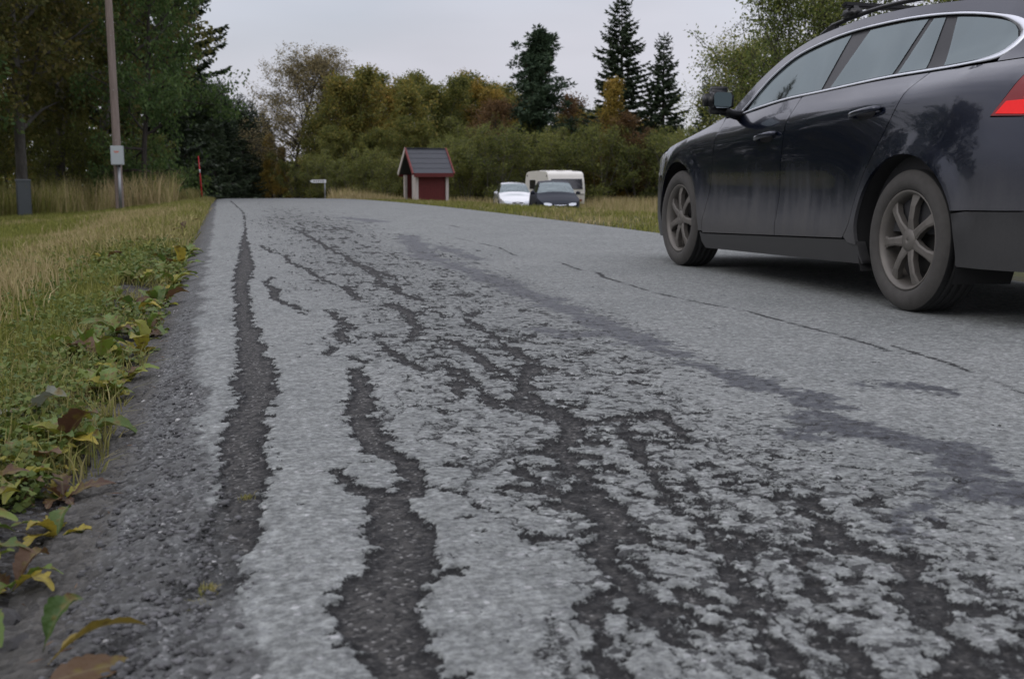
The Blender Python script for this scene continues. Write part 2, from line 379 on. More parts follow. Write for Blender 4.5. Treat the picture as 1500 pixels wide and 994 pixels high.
spk = np.exp(-((RXd - (.85 + .035 * np.clip(RY - 2, 0, 6))) / (.38 + .06 * np.clip(RY - 2, 0, 8))) ** 2) * (.55 + .7 * fbm(RXd * 1.3, RY * .5, 61, 3))
spk = spk * 1.10 + .30 * np.exp(-np.clip(dC0, 0, 1) / .06) * sm(.2, .45, RXd) + .22 * sm(.3, .6, RXd) * (1 - sm(1.6, 2.6, RXd)) * fbm(RXd * 2, RY, 63, 3) * 1.6
spk *= np.where(RY > 11, np.clip(1.2 - (RY - 11) * .05, .2, 1), 1)
ns = fbm(rx1 * 19, ry1 * 13, 111, 6, .70)                                  # ravelled spots
dS = (.772 - .165 * np.clip(spk, 0, 1.2) - ns) * .20
lx = RXd * 6 + 1.1 * fbm(RXd * 3, RY * 2, 121, 3); ly = RY * 2.2 + 1.1 * fbm(RXd * 3, RY * 2, 131, 3)   # fine fracture lines
rl = np.abs(fbm(lx, ly, 141, 4, .6) - .5)
dS = np.minimum(dS, (rl - .010 * np.clip(spk - .25, 0, 1)) * .30 + .02 * np.clip(.40 - spk, 0, 1))
dC = np.minimum(dC, dS)
spk = spk + .55 * np.exp(-(np.clip(dB, 0, 1) / .10)) * sm(14, 8, RY) + .18 * sm(.5, .9, RXd) * (1 - sm(2.0, 3.0, RXd)) * sm(12, 5, RY)
near = sm(16, 5, RY)
dz = -.0095 * sm(.006, -.010, dC) * near
dz += rub * ((fbm(rx1 * 60, ry1 * 60, 71, 3) - .5) * .020 - .004) * sm(8, 4, RY)
dz += (fbm(RXd * 6, RY * 4, 81, 3) - .5) * .006 * sm(12, 6, RY)
dz += sm(-.10, -.36, RXd) * -.03
dz += (fbm(rx1 * 70, ry1 * 70, 91, 2) - .5) * .007 * sm(.0, -.02, dC) * sm(5, 3, RY)
RZ = road_z(RXd, RY) + dz
RXL = RXd
RXd = RXd + bend(RY)

m = NT('worn_asphalt'); P = m.pos()
aC, aT, aB, aR = (m.attr(k) for k in ('dcrack', 'dthin', 'dbleed', 'rub'))
n1 = m.math('SUBTRACT', m.noise(P, 30, 8, .70), .5); n2 = m.math('SUBTRACT', m.noise(P, 150, 4, .7), .5)
e = m.math('ADD', aC, m.math('MULTIPLY_ADD', n1, .02, m.math('MULTIPLY', n2, .034)))
mC = m.rng(e, .003, -.003, 0, 1, True)
e2 = m.math('ADD', aT, m.math('MULTIPLY_ADD', n1, .085, m.math('MULTIPLY', n2, .03)))
mT = m.math('MULTIPLY', m.rng(e2, .004, -.006, 0, 1, True), m.rng(m.noise(P, 4.5, 5, .7), .40, .50))
fs = m.math('SUBTRACT', m.noise(P, 26, 7, .70), m.rng(m.attr('spk'), 0, 1, .70, .545))
mF = m.math('MULTIPLY', m.rng(fs, -.004, .022, 0, 1, True), .85)
mk_ = m.math('MAXIMUM', m.math('MAXIMUM', mC, mT), mF)
nb_ = m.math('SUBTRACT', m.noise(P, 8, 7, .68), .5)
e3 = m.math('ADD', aB, m.math('MULTIPLY_ADD', nb_, .20, m.math('MULTIPLY', n1, .25)))
mB = m.math('MULTIPLY', m.rng(e3, .035, -.03, 0, 1, True), m.rng(m.noise(P, 24, 7, .72), .36, .50, .45, 1.0))
mR = m.rng(m.math('ADD', aR, m.math('MULTIPLY', n1, .9)), .3, .7, 0, 1, True)
v1 = m.voro(P, 165); v2 = m.voro(P, 105); v3 = m.voro(P, 64)
def r0(v): return m.n('ShaderNodeSeparateColor', {0: v.outputs['Color']}).outputs[0]
large = m.noise(P, 1.6, 5, .6)
top = m.mix(m.rng(large, .3, .7), (.158, .168, .161), (.201, .210, .200))
top = m.mix(m.math('MULTIPLY', m.rng(r0(v1), .55, 1.0), .42), top, (.105, .110, .118))
top = m.mix(m.rng(r0(v2), .965, .985, 0, .6), top, (.32, .32, .32))
top = m.mix(m.rng(m.noise(P, 24, 6, .72), .54, .68, 0, .6), top, (.088, .091, .094))
top = m.mix(m.rng(m.noise(P, 95, 3, .6), .60, .70, 0, .75), top, (.055, .057, .058))
top = m.mix(m.rng(m.noise(P, 5, 5, .65), .55, .72, 0, .35), top, (.115, .122, .118))
grain = m.math('MULTIPLY', m.rng(m.noise(P, 20, 5, .62), .38, .62, .78, 1.20), m.rng(m.noise(P, 62, 5, .70), .40, .60, .66, 1.34))
top = m.n('ShaderNodeMix', {0: 1.0, 6: top, 7: m.n('ShaderNodeCombineColor', {0: grain, 1: grain, 2: grain}).outputs[0]}, data_type='RGBA', blend_type='MULTIPLY').outputs[2]
deepc = m.mix(r0(v2), (.008, .008, .008), (.056, .054, .050))
deepc = m.mix(m.rng(r0(v1), .9, .97, 0, .8), deepc, (.19, .188, .18))
rim = m.math('MULTIPLY', m.rng(e, -.032, -.008, 0, 1), .88)  # dark bitumen at the torn edge, with the step's shadow painted in
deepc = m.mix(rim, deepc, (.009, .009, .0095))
spc = m.mix(r0(v1), (.007, .007, .0075), (.022, .022, .023))
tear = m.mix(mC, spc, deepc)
blc = m.mix(r0(v1), (.014, .016, .021), (.044, .048, .058))
rubc = m.mix(r0(v3), (.022, .022, .022), (.118, .122, .120))
rubc = m.mix(m.rng(r0(v1), .88, .97, 0, .8), rubc, (.24, .24, .24))
rubc = m.mix(m.rng(m.noise(P, 7, 4), .45, .65, 0, .55), rubc, (.05, .048, .045))
rubc = m.mix(m.math('MULTIPLY', m.rng(m.math('ADD', m.attr('soil'), n1), .3, .8), .85), rubc, m.mix(r0(v3), (.026, .023, .019), (.075, .068, .058)))
col = m.mix(m.math('MULTIPLY', mB, .95), top, blc)
col = m.mix(m.math('MULTIPLY', mR, .9), col, rubc)
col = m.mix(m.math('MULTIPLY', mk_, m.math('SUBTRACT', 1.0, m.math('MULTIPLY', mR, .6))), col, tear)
g1 = m.math('SUBTRACT', 1.0, v1.outputs['Distance']); g2 = m.math('SUBTRACT', 1.0, v2.outputs['Distance']); g3 = m.math('SUBTRACT', 1.0, v3.outputs['Distance'])
h = m.math('MULTIPLY', g1, .0016)
h = m.math('MULTIPLY_ADD', m.math('MULTIPLY', g2, mk_), .0035, h)
h = m.math('MULTIPLY_ADD', m.math('MULTIPLY', g3, mR), .009, h)
h = m.math('MULTIPLY_ADD', mk_, -.0045, h)
h = m.math('MULTIPLY_ADD', m.noise(P, 60, 4), .002, h)
m.pbr(col, m.rng(mB, 0, 1, .86, .5), normal=m.bump(h, 1.0, .9), spec=.35)
MAT_ROAD = m.m
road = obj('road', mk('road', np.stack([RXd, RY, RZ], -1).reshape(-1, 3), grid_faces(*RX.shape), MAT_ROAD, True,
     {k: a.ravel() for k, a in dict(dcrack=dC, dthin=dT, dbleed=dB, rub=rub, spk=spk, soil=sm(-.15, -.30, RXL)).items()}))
prop(road, kind='structure')

# ------------------------------------------------------------------ cars
def paint(name, base, dust, metal=.3, coat=1.0):
    m = NT(name); p = m.objco(); s = m.n('ShaderNodeSeparateXYZ'); m.put(s.inputs[0], p)
    z = m.math('ADD', s.outputs['Z'], m.rng(m.noise(p, 2.2, 5, .6), 0, 1, -.14, .14))
    mp = m.n('ShaderNodeMapping'); m.put(mp.inputs['Vector'], p); mp.inputs['Scale'].default_value = (1, 9, .6)
    z = m.math('ADD', z, m.rng(m.noise(mp.outputs[0], 2.0, 3), 0, 1, -.09, .09))          # rain streaks in the dirt
    f = m.math('MULTIPLY', m.rng(z, .24, .73, 1, 0, True), dust)
    f = m.math('MULTIPLY', f, m.rng(m.noise(p, 90, 3), .2, .8, .8, 1.1))
    col = m.mix(f, base, (.086, .083, .077))
    m.pbr(col, m.rng(f, 0, .6, .22, .75), metal=m.rng(f, 0, .4, metal, 0), coat=m.rng(f, 0, .55, coat, .0), coat_rough=.03, spec=.5)
    return m.m
M_PAINT = paint('dusty_blue_black_paint', (.007, .0105, .024), .74, .6, .85)
M_PAINT_LOW = paint('road_grimed_blue_black_paint', (.006, .007, .010), .36, .2, .15)
def glassmat(name, tint, ior=1.75):
    m = NT(name)
    t = m.n('ShaderNodeBsdfTransparent', {'Color': (*tint, 1)}); g = m.n('ShaderNodeBsdfGlossy', {'Color': (.82, .96, .98, 1), 'Roughness': .03})
    fr = m.n('ShaderNodeFresnel', {'IOR': ior})
    p = m.objco(); dust = m.n('ShaderNodeBsdfDiffuse', {'Color': (.2, .2, .19, 1)})
    mx = m.n('ShaderNodeMixShader'); m.put(mx.inputs[0], fr.outputs[0]); m.put(mx.inputs[1], t.outputs[0]); m.put(mx.inputs[2], g.outputs[0])
    m2 = m.n('ShaderNodeMixShader'); m.put(m2.inputs[0], m.rng(m.noise(p, 6, 5), .3, .8, .02, .12)); m.put(m2.inputs[1], mx.outputs[0]); m.put(m2.inputs[2], dust.outputs[0])
    m.t.links.new(m2.outputs[0], m.out.inputs[0]); return m.m
M_GLASS = glassmat('tinted_car_glass', (.20, .23, .235), 2.5); M_SCREEN = glassmat('windscreen_glass', (.62, .68, .68), 1.6)
M_TRIM = simple('black_trim', (.012, .012, .013), .35, spec=.4)
M_RUB = simple('black_plastic', (.018, .018, .018), .7)
M_UNDER = simple('underbody_black', (.01, .01, .01), .9)
M_CHROME = simple('satin_aluminium_trim', (.66, .68, .72), .38, metal=.75, var=.04)
M_TYRE = simple('dusty_tyre_rubber', (.048, .045, .041), .9, var=.3, scale=25, bump=.001)
M_TREAD = simple('tyre_tread_rubber', (.016, .016, .016), .9, var=.3, scale=25)
M_RIM = simple('dusty_alloy', (.125, .115, .102), .55, metal=.35, var=.25, scale=14)
M_HUBDARK = simple('brake_dark', (.012, .011, .010), .9)
M_LAMPRED = simple('red_lamp_lens', (.16, .002, .003), .25, var=.05, spec=.3, coat=.5, emit=(1, .004, .004), estr=.02)
mm_ = NT('lit_tail_lamp'); mm_.pbr((.6, .04, .02), .3, emit=(1.0, .06, .025), estr=1.1); M_LAMPLIT = mm_.m
M_LAMPRED2 = simple('glowing_red_lens', (.5, .004, .004), .3, var=.1, scale=60, spec=.2, coat=.3, emit=(1, .008, .006), estr=.34)
M_LENS = simple('clear_headlamp_lens', (.55, .58, .62), .12, metal=.35, coat=1.0)
M_MIRROR = simple('mirror_glass', (.26, .30, .31), .04, metal=1.0, var=.02)
M_SEAT = simple('dark_seat_fabric', (.03, .03, .032), .9)
M_PLATE = simple('plate_white', (.75, .75, .75), .5, var=.04)

Wf = pch([-.93, -.90, -.85, -.75, -.6, -.4, -.1, .5, 1.2, 2.0, 2.7, 3.0, 3.25, 3.45, 3.6, 3.68, 3.72], [.46, .56, .66, .755, .825, .875, .912, .922, .928, .93, .934, .928, .905, .862, .80, .72, .62])
ZC = pch([-.9, -.4, .2, .67, 1.02, 1.6, 2.0, 2.5, 2.8, 3.1, 3.7], [.72, .78, .835, .852, .876, .912, .945, .995, 1.025, 1.045, 1.05])
ZB = pch([-.9, -.5, 0, .5, .82, 1.42, 1.81, 2.47, 3.0, 3.24, 3.7], [.84, .88, .94, .975, .99, 1.043, 1.062, 1.092, 1.104, 1.11, 1.12])
DS = pch([-.9, 0, .7, 1.6, 2.4, 3.0, 3.7], [.10, .11, .085, .085, .10, .125, .13])
HA = pch([-.9, 1.6, 2.2, 2.8, 3.3, 3.7], [0, 0, .02, .065, .075, .07])
def ysurf(s, z):
    """half width of the car body at s metres behind the front axle and z above the road"""
    s = np.asarray(s, float); z = np.asarray(z, float)
    zc = ZC(s); zb = ZB(s); ds = DS(s); r = .016
    q = (z - zc) / r; sp_ = r * np.where(q > 30, q, np.log1p(np.exp(np.clip(q, -30, 30))))
    D = ds * sp_ / (zb - zc)
    D = D + (.50 - ds / (zb - zc)) * .03 * np.log1p(np.exp(np.clip((z - zb) / .03, -30, 30))) + .10 * np.clip(z - zb, 0, 1) ** 2
    D = D + .60 * np.clip(.40 - z, 0, 1) ** 2
    D = D + .012 * np.exp(-((z - .52) / .11) ** 2) * sm(.3, .6, s) * (1 - sm(2.0, 2.4, s))
    D = D - .006 * sm(.375, .36, z) * sm(.3, .5, s) * (1 - sm(2.1, 2.3, s))
    D = D + HA(s) * np.clip((z - .62) / .45, 0, 1) ** 2
    for a in (0., 2.776):
        D = D - .014 * np.exp(-((np.hypot(s - a, z - .325) - .41) / .045) ** 2) * sm(.25, .4, z)
    return np.clip(Wf(s) - D, .02, 2)
def dens(P, step, closed=True):
    out = []; n = len(P)
    for i in range(n if closed else n - 1):
        a = np.array(P[i], float); b = np.array(P[(i + 1) % n], float)
        k = max(1, int(math.ceil(np.hypot(*(b - a)) / step)))
        out += [tuple(a + (b - a) * j / k) for j in range(k)]
    if not closed: out.append(tuple(P[-1]))
    return out
def inside(poly, X, Y):
    c = np.zeros(X.shape, bool); n = len(poly); px = np.array([p[0] for p in poly]); py = np.array([p[1] for p in poly])
    j = n - 1
    for i in range(n):
        k = ((py[i] > Y) != (py[j] > Y)) & (X < (px[j] - px[i]) * (Y - py[i]) / (py[j] - py[i] + 1e-12) + px[i]); c ^= k; j = i
    return c
def arc(cx, cz, r, a0, a1, n=28):
    return [(cx + r * math.cos(math.radians(a0 + (a1 - a0) * i / n)), cz + r * math.sin(math.radians(a0 + (a1 - a0) * i / n))) for i in range(n + 1)]
def smooth_line(P, n=10):
    """Catmull-Rom through P (open)"""
    P = [np.array(p, float) for p in P]; Q = [2 * P[0] - P[1]] + P + [2 * P[-1] - P[-2]]; out = []
    for i in range(1, len(Q) - 2):
        for k in range(n):
            t = k / n
            out.append(tuple(.5 * (2 * Q[i] + (Q[i + 1] - Q[i - 1]) * t + (2 * Q[i - 1] - 5 * Q[i] + 4 * Q[i + 1] - Q[i + 2]) * t * t + (3 * Q[i] - Q[i - 1] - 3 * Q[i + 1] + Q[i + 2]) * t ** 3)))
    return out + [tuple(P[-1])]

class Car:
    def __init__(c, root, sgn_sides=(1, -1), sc=(1, 1, 1), res=.04):
        c.root = root; c.sc = sc; c.res = res; c.sides = sgn_sides
    def p3(c, sg, s, z, off=0.0):
        y = ysurf(s, z) + off
        return np.stack([-sg * y * c.sc[0], -np.asarray(s) * c.sc[1], np.asarray(z) * c.sc[2]], -1)
    def patch(c, name, outline, mat, off=0.0, skirt=.018, parent=None, sides=None, res=None, label=None):
        """a panel: outline in (s, z), laid on the body surface, with its edge turned in"""
        res = res or c.res; made = []
        O = dens(outline, res * .7)
        a = np.array(O); x0, z0 = a.min(0); x1, z1 = a.max(0)
        gx_, gz_ = np.meshgrid(np.arange(x0, x1, res), np.arange(z0, z1, res)); gx_[1::2] += res / 2
        k = inside(O, gx_, gz_); pts = np.stack([gx_[k], gz_[k]], -1)
        if len(pts):
            d = np.min(np.hypot(pts[:, None, 0] - a[None, :, 0], pts[:, None, 1] - a[None, :, 1]), 1); pts = pts[d > res * .45]
        nO = len(O)
        r = delaunay_2d_cdt([Vector(p) for p in O] + [Vector(p) for p in pts], [(i, (i + 1) % nO) for i in range(nO)], [], 1, 1e-6)
        V2 = np.array([tuple(v) for v in r[0]]); T = np.array([f for f in r[2] if len(f) == 3])
        e1 = V2[T[:, 1]] - V2[T[:, 0]]; e2 = V2[T[:, 2]] - V2[T[:, 0]]
        flip = (e1[:, 0] * e2[:, 1] - e1[:, 1] * e2[:, 0]) < 0
        T[flip] = T[flip][:, ::-1]
        from collections import Counter
        E = Counter()
        for t in T.tolist():
            for i in range(3): E[(t[i], t[(i + 1) % 3])] += 1
        B = [e for e in E if (e[1], e[0]) not in E]
        for sg in (sides or c.sides):
            P = c.p3(sg, V2[:, 0], V2[:, 1], off); tri = T[:, ::-1] if sg < 0 else T
            Fs = [tri]
            if skirt:
                b = np.array(B); n0 = len(P); idx = np.unique(b); mp_ = -np.ones(len(P), int); mp_[idx] = np.arange(len(idx))
                top = P[idx]; bot = top.copy(); bot[:, 0] += sg * skirt * c.sc[0]
                P = np.concatenate([P, top, bot]); k0 = n0 + mp_[b[:, 0]]; k1 = n0 + mp_[b[:, 1]]
                q = np.stack([k1, k0, k0 + len(idx), k1 + len(idx)], -1)
                Fs.append(q[:, ::-1] if sg < 0 else q)
            o = obj(name, mk(name, P, Fs, mat, True), parent or c.root); made.append(o)
            if label: o['label'] = label
        return made
    def strip(c, name, line, halfw, mat, off=.003, depth=.010):
        """a raised strip along a line in (s, z); halfw may vary"""
        L = np.array(line); n = len(L); hw = np.broadcast_to(np.asarray(halfw, float), (n,))
        t = np.gradient(L, axis=0); t /= np.linalg.norm(t, axis=1)[:, None] + 1e-9; nn = np.stack([-t[:, 1], t[:, 0]], -1)
        for sg in c.sides:
            rows = []
            for k, o_ in ((-1, off - depth), (-1, off), (0, off + .003), (1, off), (1, off - depth)):
                q = L + nn * hw[:, None] * k; rows.append(c.p3(sg, q[:, 0], q[:, 1], o_))
            V = np.stack(rows, 1).reshape(-1, 3); F = grid_faces(n, 5)
            obj(name, mk(name, V, F if sg > 0 else F[:, ::-1], mat, True), c.root)
    def top(c, name, line, bz, bs, mat, nq=26, off=0.0, q0=1.0, qr=None, push=0.0):
        """a panel spanning the car between its two sides, along an edge line in (s, z)"""
        L = np.array(line); n = len(L); q = np.linspace(-q0, q0, nq) if qr is None else np.linspace(qr[0], qr[1], nq)
        y = ysurf(L[:, 0], L[:, 1]); bz = np.broadcast_to(np.asarray(bz, float), (n,)); bs = np.broadcast_to(np.asarray(bs, float), (n,))
        b = (1 - np.abs(q) ** 2.2)
        X = y[:, None] * q[None]; S = L[:, 0][:, None] + bs[:, None] * b + push; Z = L[:, 1][:, None] + bz[:, None] * b + off
        V = np.stack([X * c.sc[0], -S * c.sc[1], Z * c.sc[2]], -1).reshape(-1, 3)
        return obj(name, mk(name, V, grid_faces(n, nq)[:, ::-1], mat, True), c.root)

def lathe(prof_, n=48):
    """revolve (x, r) about the x axis"""
    P = np.array(prof_); a = np.linspace(0, 2 * np.pi, n, endpoint=False)
    V = np.stack([np.broadcast_to(P[None, :, 0], (n, len(P))), P[None, :, 1] * np.cos(a)[:, None], P[None, :, 1] * np.sin(a)[:, None]], -1).reshape(-1, 3)
    k = len(P); F = []
    for i in range(n):
        j = (i + 1) % n
        for t in range(k - 1): F.append((i * k + t, i * k + t + 1, j * k + t + 1, j * k + t))
    return V, np.array(F)
def wheel_data(R=.327, spokes=7):
    w = .108
    V, F = lathe([(-.085, .228), (-.103, .238), (-.113, .262), (-.110, .290), (-.098, .312), (-.086, .3225)], 72); side = (V, F)
    tr = [(-.086, .3225)]
    for x in (-.055, -.02, .02, .055): tr += [(x - .004, R), (x - .003, R - .008), (x + .003, R - .008), (x + .004, R)]
    tr += [(.086, .3225), (.098, .312), (.112, .27), (.10, .235), (.085, .228)]
    d = {}
    d['sidewall'] = mk('sidewall', V, F, M_TYRE, True)
    V, F = lathe(tr, 72); d['tread'] = mk('tread', V, F, M_TREAD, False)
    V, F = lathe([(.08, .226), (-.06, .218), (-.088, .229), (-.098, .231), (-.096, .222), (-.072, .208), (-.03, .204), (.06, .204)], 72)
    d['rim'] = mk('rim', V, F, M_RIM, True)
    mb = MB()
    for i in range(spokes):
        a = 2 * math.pi * (i + .5) / spokes
        c_, s_2 = math.cos(a), math.sin(a)
        def pt(x, r, t): return (x, r * c_ - t * s_2, r * s_2 + t * c_)
        sec = [(.045, .027, -.080, .03), (.10, .020, -.088, .03), (.16, .020, -.086, .03), (.216, .033, -.072, .03)]
        Vs = []
        for r, t, x, dpt in sec: Vs += [pt(x, r, -t), pt(x - .005, r, -t * .55), pt(x - .005, r, t * .55), pt(x, r, t), pt(x + dpt, r, t * .8), pt(x + dpt, r, -t * .8)]
        Fs = []
        for k in range(3):
            for j in range(6): Fs.append((k * 6 + j, k * 6 + (j + 1) % 6, (k + 1) * 6 + (j + 1) % 6, (k + 1) * 6 + j))
        mb.add(Vs, Fs)
    me = bpy.data.meshes.new('spokes'); me.from_pydata(mb.v, [], mb.f); bm = bmesh.new(); bm.from_mesh(me); bmesh.ops.recalc_face_normals(bm, faces=bm.faces); bm.to_mesh(me); bm.free()
    me.materials.append(M_RIM); d['spokes'] = me
    V, F = lathe([(-.055, .001), (-.092, .001), (-.093, .022), (-.090, .030), (-.086, .052), (-.06, .060)], 32); d['hub_cap'] = mk('hub_cap', V, F, M_RIM, True)
    V, F = lathe([(-.005, .001), (-.018, .06), (-.018, .145), (.0, .15), (.0, .206)], 48); d['brake_disc'] = mk('brake_disc', V, F, M_HUBDARK, False)
    return d
WHEEL = wheel_data()
def add_wheel(root, x, y, z, flip=False, sc=1.0, rot=0.0, light=None):
    w = bpy.data.objects.new('wheel', WHEEL['sidewall']); link(w, root); w.location = (x, y, z)
    w.rotation_euler = (rot, 0, math.pi if flip else 0); w.scale = (sc, sc, sc)
    for k in ('tread', 'rim', 'spokes', 'hub_cap', 'brake_disc'):
        o = bpy.data.objects.new(k, WHEEL[k]); link(o, w)
    return w

ROOFLINE = [(.62, 1.005), (.70, 1.095), (.80, 1.188), (.92, 1.268), (1.06, 1.335), (1.25, 1.388), (1.43, 1.418), (1.83, 1.452), (2.2, 1.455), (2.6, 1.440), (2.9, 1.417), (3.2, 1.378), (3.31, 1.352)]
HOODLINE = [(-.80, .655), (-.62, .735), (-.4, .785), (-.2, .825), (0, .862), (.2, .905), (.4, .95), (.55, .985), (.62, 1.005)]
NOSE = [(-.80, .17), (-.88, .24), (-.905, .40), (-.89, .56), (-.80, .655)]
TAIL = [(3.31, 1.352), (3.42, 1.22), (3.52, 1.09), (3.57, 1.0), (3.60, .85), (3.63, .66), (3.66, .5), (3.66, .34), (3.58, .24)]

def estate_car():
    root = empty('estate_car', (3.95, 7.555, -.0165)); root.rotation_euler = (0, .018, 0)
    prop(root, 'dusty blue black estate car driving away on the right side of the road', 'car')
    c = Car(root); G = .003
    af = arc(0, .325, .385, 180 + 4, 0 - 22)[::1]           # front arch opening, from front low to rear low
    belt = [(s, float(ZB(s)) - .004) for s in np.linspace(.64, 3.36, 40)]
    # lower side panels
    hood = smooth_line(HOODLINE, 6); nose = smooth_line(NOSE, 6); roof = smooth_line(ROOFLINE, 6); tail = smooth_line(TAIL, 6)
    fd = [(.585, .985), (.60, .80), (.565, .60), (.50, .42), (.44, .262)]          # fender / door seam, top to bottom
    bd = [(1.60, 1.04), (1.575, .90), (1.545, .70), (1.52, .45), (1.508, .285)]     # door / door
    rd = [(2.70, 1.092), (2.66, .98), (2.58, .83), (2.46, .66), (2.375, .50), (2.33, .40), (2.26, .318)]
    fd, bd, rd = (smooth_line(q, 6) for q in (fd, bd, rd))
    top_f = [p for p in hood if p[0] > -.38]
    arch_top = [p for p in arc(0, .325, .385, 170, -20, 30)]
    hl = [(-.80, .64), (-.86, .60), (-.70, .60), (-.50, .625), (-.33, .70), (-.29, .795), (-.40, .778), (-.62, .727)]
    fender = [(-.36, .47), (-.40, .60), (-.34, .69), (-.29, .79)] + [p for p in hood if -.27 < p[0] < .57] + [(a, b) for a, b in fd if b < .98] + [(.37, .262)]
    fender = fender + [p for p in arc(0, .325, .385, -6, 157, 30)]
    c.patch('front_fender', fender, M_PAINT)
    fb = [p for p in nose if p[1] < .60] + [(-.70, .593), (-.50, .615), (-.405, .60), (-.365, .47)] + arc(0, .325, .385, 158, 201, 8)
    c.patch('front_bumper_corner', fb, M_PAINT_LOW)
    c.patch('headlight', hl[:0] + [(-.86, .605), (-.70, .60), (-.50, .625), (-.405, .61), (-.345, .70), (-.295, .79), (-.40, .776), (-.62, .727), (-.80, .65)], M_LENS, off=-.003)
    sill_top = lambda s: .248 + (s - .48) / 1.72 * .057
    sh = lambda q, d: [(a + d, b) for a, b in q]
    door = sh(fd, .005) + [(s, sill_top(s) + .004) for s in np.linspace(.46, 1.50, 12)] + sh(bd, -.003)[::-1] + [(s, float(ZB(s)) - .004) for s in np.linspace(1.59, .60, 16)]
    d1 = c.patch('front_door', door, M_PAINT)
    door2 = sh(bd, .003) + [(s, sill_top(s) + .004) for s in np.linspace(1.52, 2.25, 10)] + sh(rd, -.003)[::-1] + [(s, float(ZB(s)) - .004) for s in np.linspace(2.69, 1.61, 16)]
    d2 = c.patch('rear_door', door2, M_PAINT)
    lamp = [(3.30, .868), (3.355, .946), (3.40, 1.02), (3.43, 1.10), (3.52, 1.075), (3.57, .995), (3.595, .87), (3.45, .863)]
    lamp_s = lamp
    quarter = sh(rd, .003) + [(2.30, .29)] + arc(2.776, .325, .395, 186, 22, 34) + [(3.22, .478), (3.40, .482), (3.645, .49), (3.63, .66), (3.60, .86)] + [(3.45, .857), (3.293, .862), (3.35, .95), (3.395, 1.025), (3.425, 1.107), (3.35, 1.112)] + [(s, float(ZB(s)) - .004) for s in np.linspace(3.32, 2.71, 14)]
    c.patch('rear_quarter_panel', quarter, M_PAINT)
    c.patch('tail_lamp', lamp, M_LAMPRED, off=.004, label='red tail lamp with a glowing bar')
    c.patch('tail_lamp_bar', [(3.325, .876), (3.365, .925), (3.44, .928), (3.585, .925), (3.59, .876), (3.45, .870)], M_LAMPRED2, off=.008, skirt=.006)
    c.patch('tail_lamp_bar', [(3.445, .935), (3.485, .99), (3.515, .99), (3.50, .945), (3.585, .945), (3.585, .935)], M_LAMPLIT, off=.010, skirt=.006)
    rb_ = arc(2.776, .325, .395, -12, 20, 8) + [(3.22, .472), (3.40, .476), (3.648, .483), (3.66, .34), (3.58, .24), (3.30, .235), (3.17, .235)]
    c.patch('rear_bumper_corner', rb_, M_PAINT_LOW)
    sill = [(.385, .255)] + [(s, sill_top(s) - .004) for s in np.linspace(.44, 2.24, 20)] + [(2.33, .30), (2.385, .30), (2.40, .24), (2.42, .192)] + [(s, .150 + (s - .45) * .021) for s in np.linspace(2.40, .45, 18)] + [(.395, .19)]
    c.patch('sill', sill, M_PAINT_LOW, off=-.006, skirt=.05)
    # greenhouse: measured outline of the side glazing
    wb = [(.83, 1.005), (.95, 1.021), (1.1, 1.036), (1.415, 1.060), (1.807, 1.075), (2.4, 1.107), (2.875, 1.122), (3.079, 1.138), (3.145, 1.172), (3.175, 1.216)]
    wt = [(.80, 1.018), (.84, 1.056), (.918, 1.142), (1.017, 1.222), (1.205, 1.307), (1.496, 1.359), (1.78, 1.386), (2.143, 1.394), (2.414, 1.388), (2.62, 1.374), (2.82, 1.348), (3.001, 1.312), (3.115, 1.272), (3.165, 1.24)]
    wb = smooth_line(wb, 5); wt = smooth_line(wt, 5)
    ring = wb + wt[::-1]
    ce = np.array([2.0, 1.22])
    def grow(P, d):
        L = np.array(P); t = np.roll(L, -1, 0) - np.roll(L, 1, 0); t /= np.linalg.norm(t, axis=1)[:, None] + 1e-9
        nrm = np.stack([t[:, 1], -t[:, 0]], -1); return [tuple(p) for p in L + nrm * d]
    outer = grow(ring, .014)
    nb_w = len(wb)
    ob = outer[:nb_w]; ot = outer[nb_w:][::-1]
    upper = [(.64, float(ZB(.64)))] + [p for p in roof if p[0] > .63] + [p for p in tail if p[1] > 1.115 and p[0] > 3.32] + [(3.44, 1.112), (3.36, 1.112)] + [(s, float(ZB(s))) for s in np.linspace(3.34, 3.12, 6)]
    upper += [p for p in ob[::-1] if p[0] > 3.10] [::1][:0] + []
    # body colour frame round the glazing: pillar, roof side and rear pillar as one C-shaped panel
    C_in = [p for p in ob if p[0] > 3.12] + [p for p in ot[::-1] if p[0] < 3.30]
    C_in = [p for p in C_in]
    poly = [(.66, float(ZB(.66)) + .003)] + [p for p in roof if p[0] > .65] + [p for p in tail if p[1] > 1.118 and p[0] > 3.315] + [(3.43, 1.115)] + [(s, float(ZB(s)) + .002) for s in np.linspace(3.40, 3.14, 8)] + C_in + [(.775, .990)]
    c.patch('roof_side_frame', poly, M_PAINT, skirt=.012)
    c.patch('window_surround', grow(ring, .004), M_TRIM, off=-.016, skirt=.01)
    def below(P, a, b): return [p for p in P if a <= p[0] <= b]
    def pane(name, b0, b1, t0, t1):
        """glass between two lines: (s at sill, s at top) pairs"""
        bot = [(s, np.interp(s, [p[0] for p in wb], [p[1] for p in wb]) + .006) for s in np.linspace(b0, b1, 16)]
        tp = [(s, np.interp(s, [p[0] for p in wt], [p[1] for p in wt]) - .010) for s in np.linspace(t1, t0, 16)]
        c.patch(name, bot + tp, M_GLASS, off=-.012, skirt=0)
    frontpane = [(s, np.interp(s, [p[0] for p in wb], [p[1] for p in wb]) + .006) for s in np.linspace(.86, 1.765, 20)] + [(s, np.interp(s, [p[0] for p in wt], [p[1] for p in wt]) - .010) for s in np.linspace(1.775, .87, 26)]
    c.patch('front_window', frontpane, M_GLASS, off=-.012, skirt=0)
    pane('rear_window_pane', 1.855, 2.385, 1.955, 2.435)
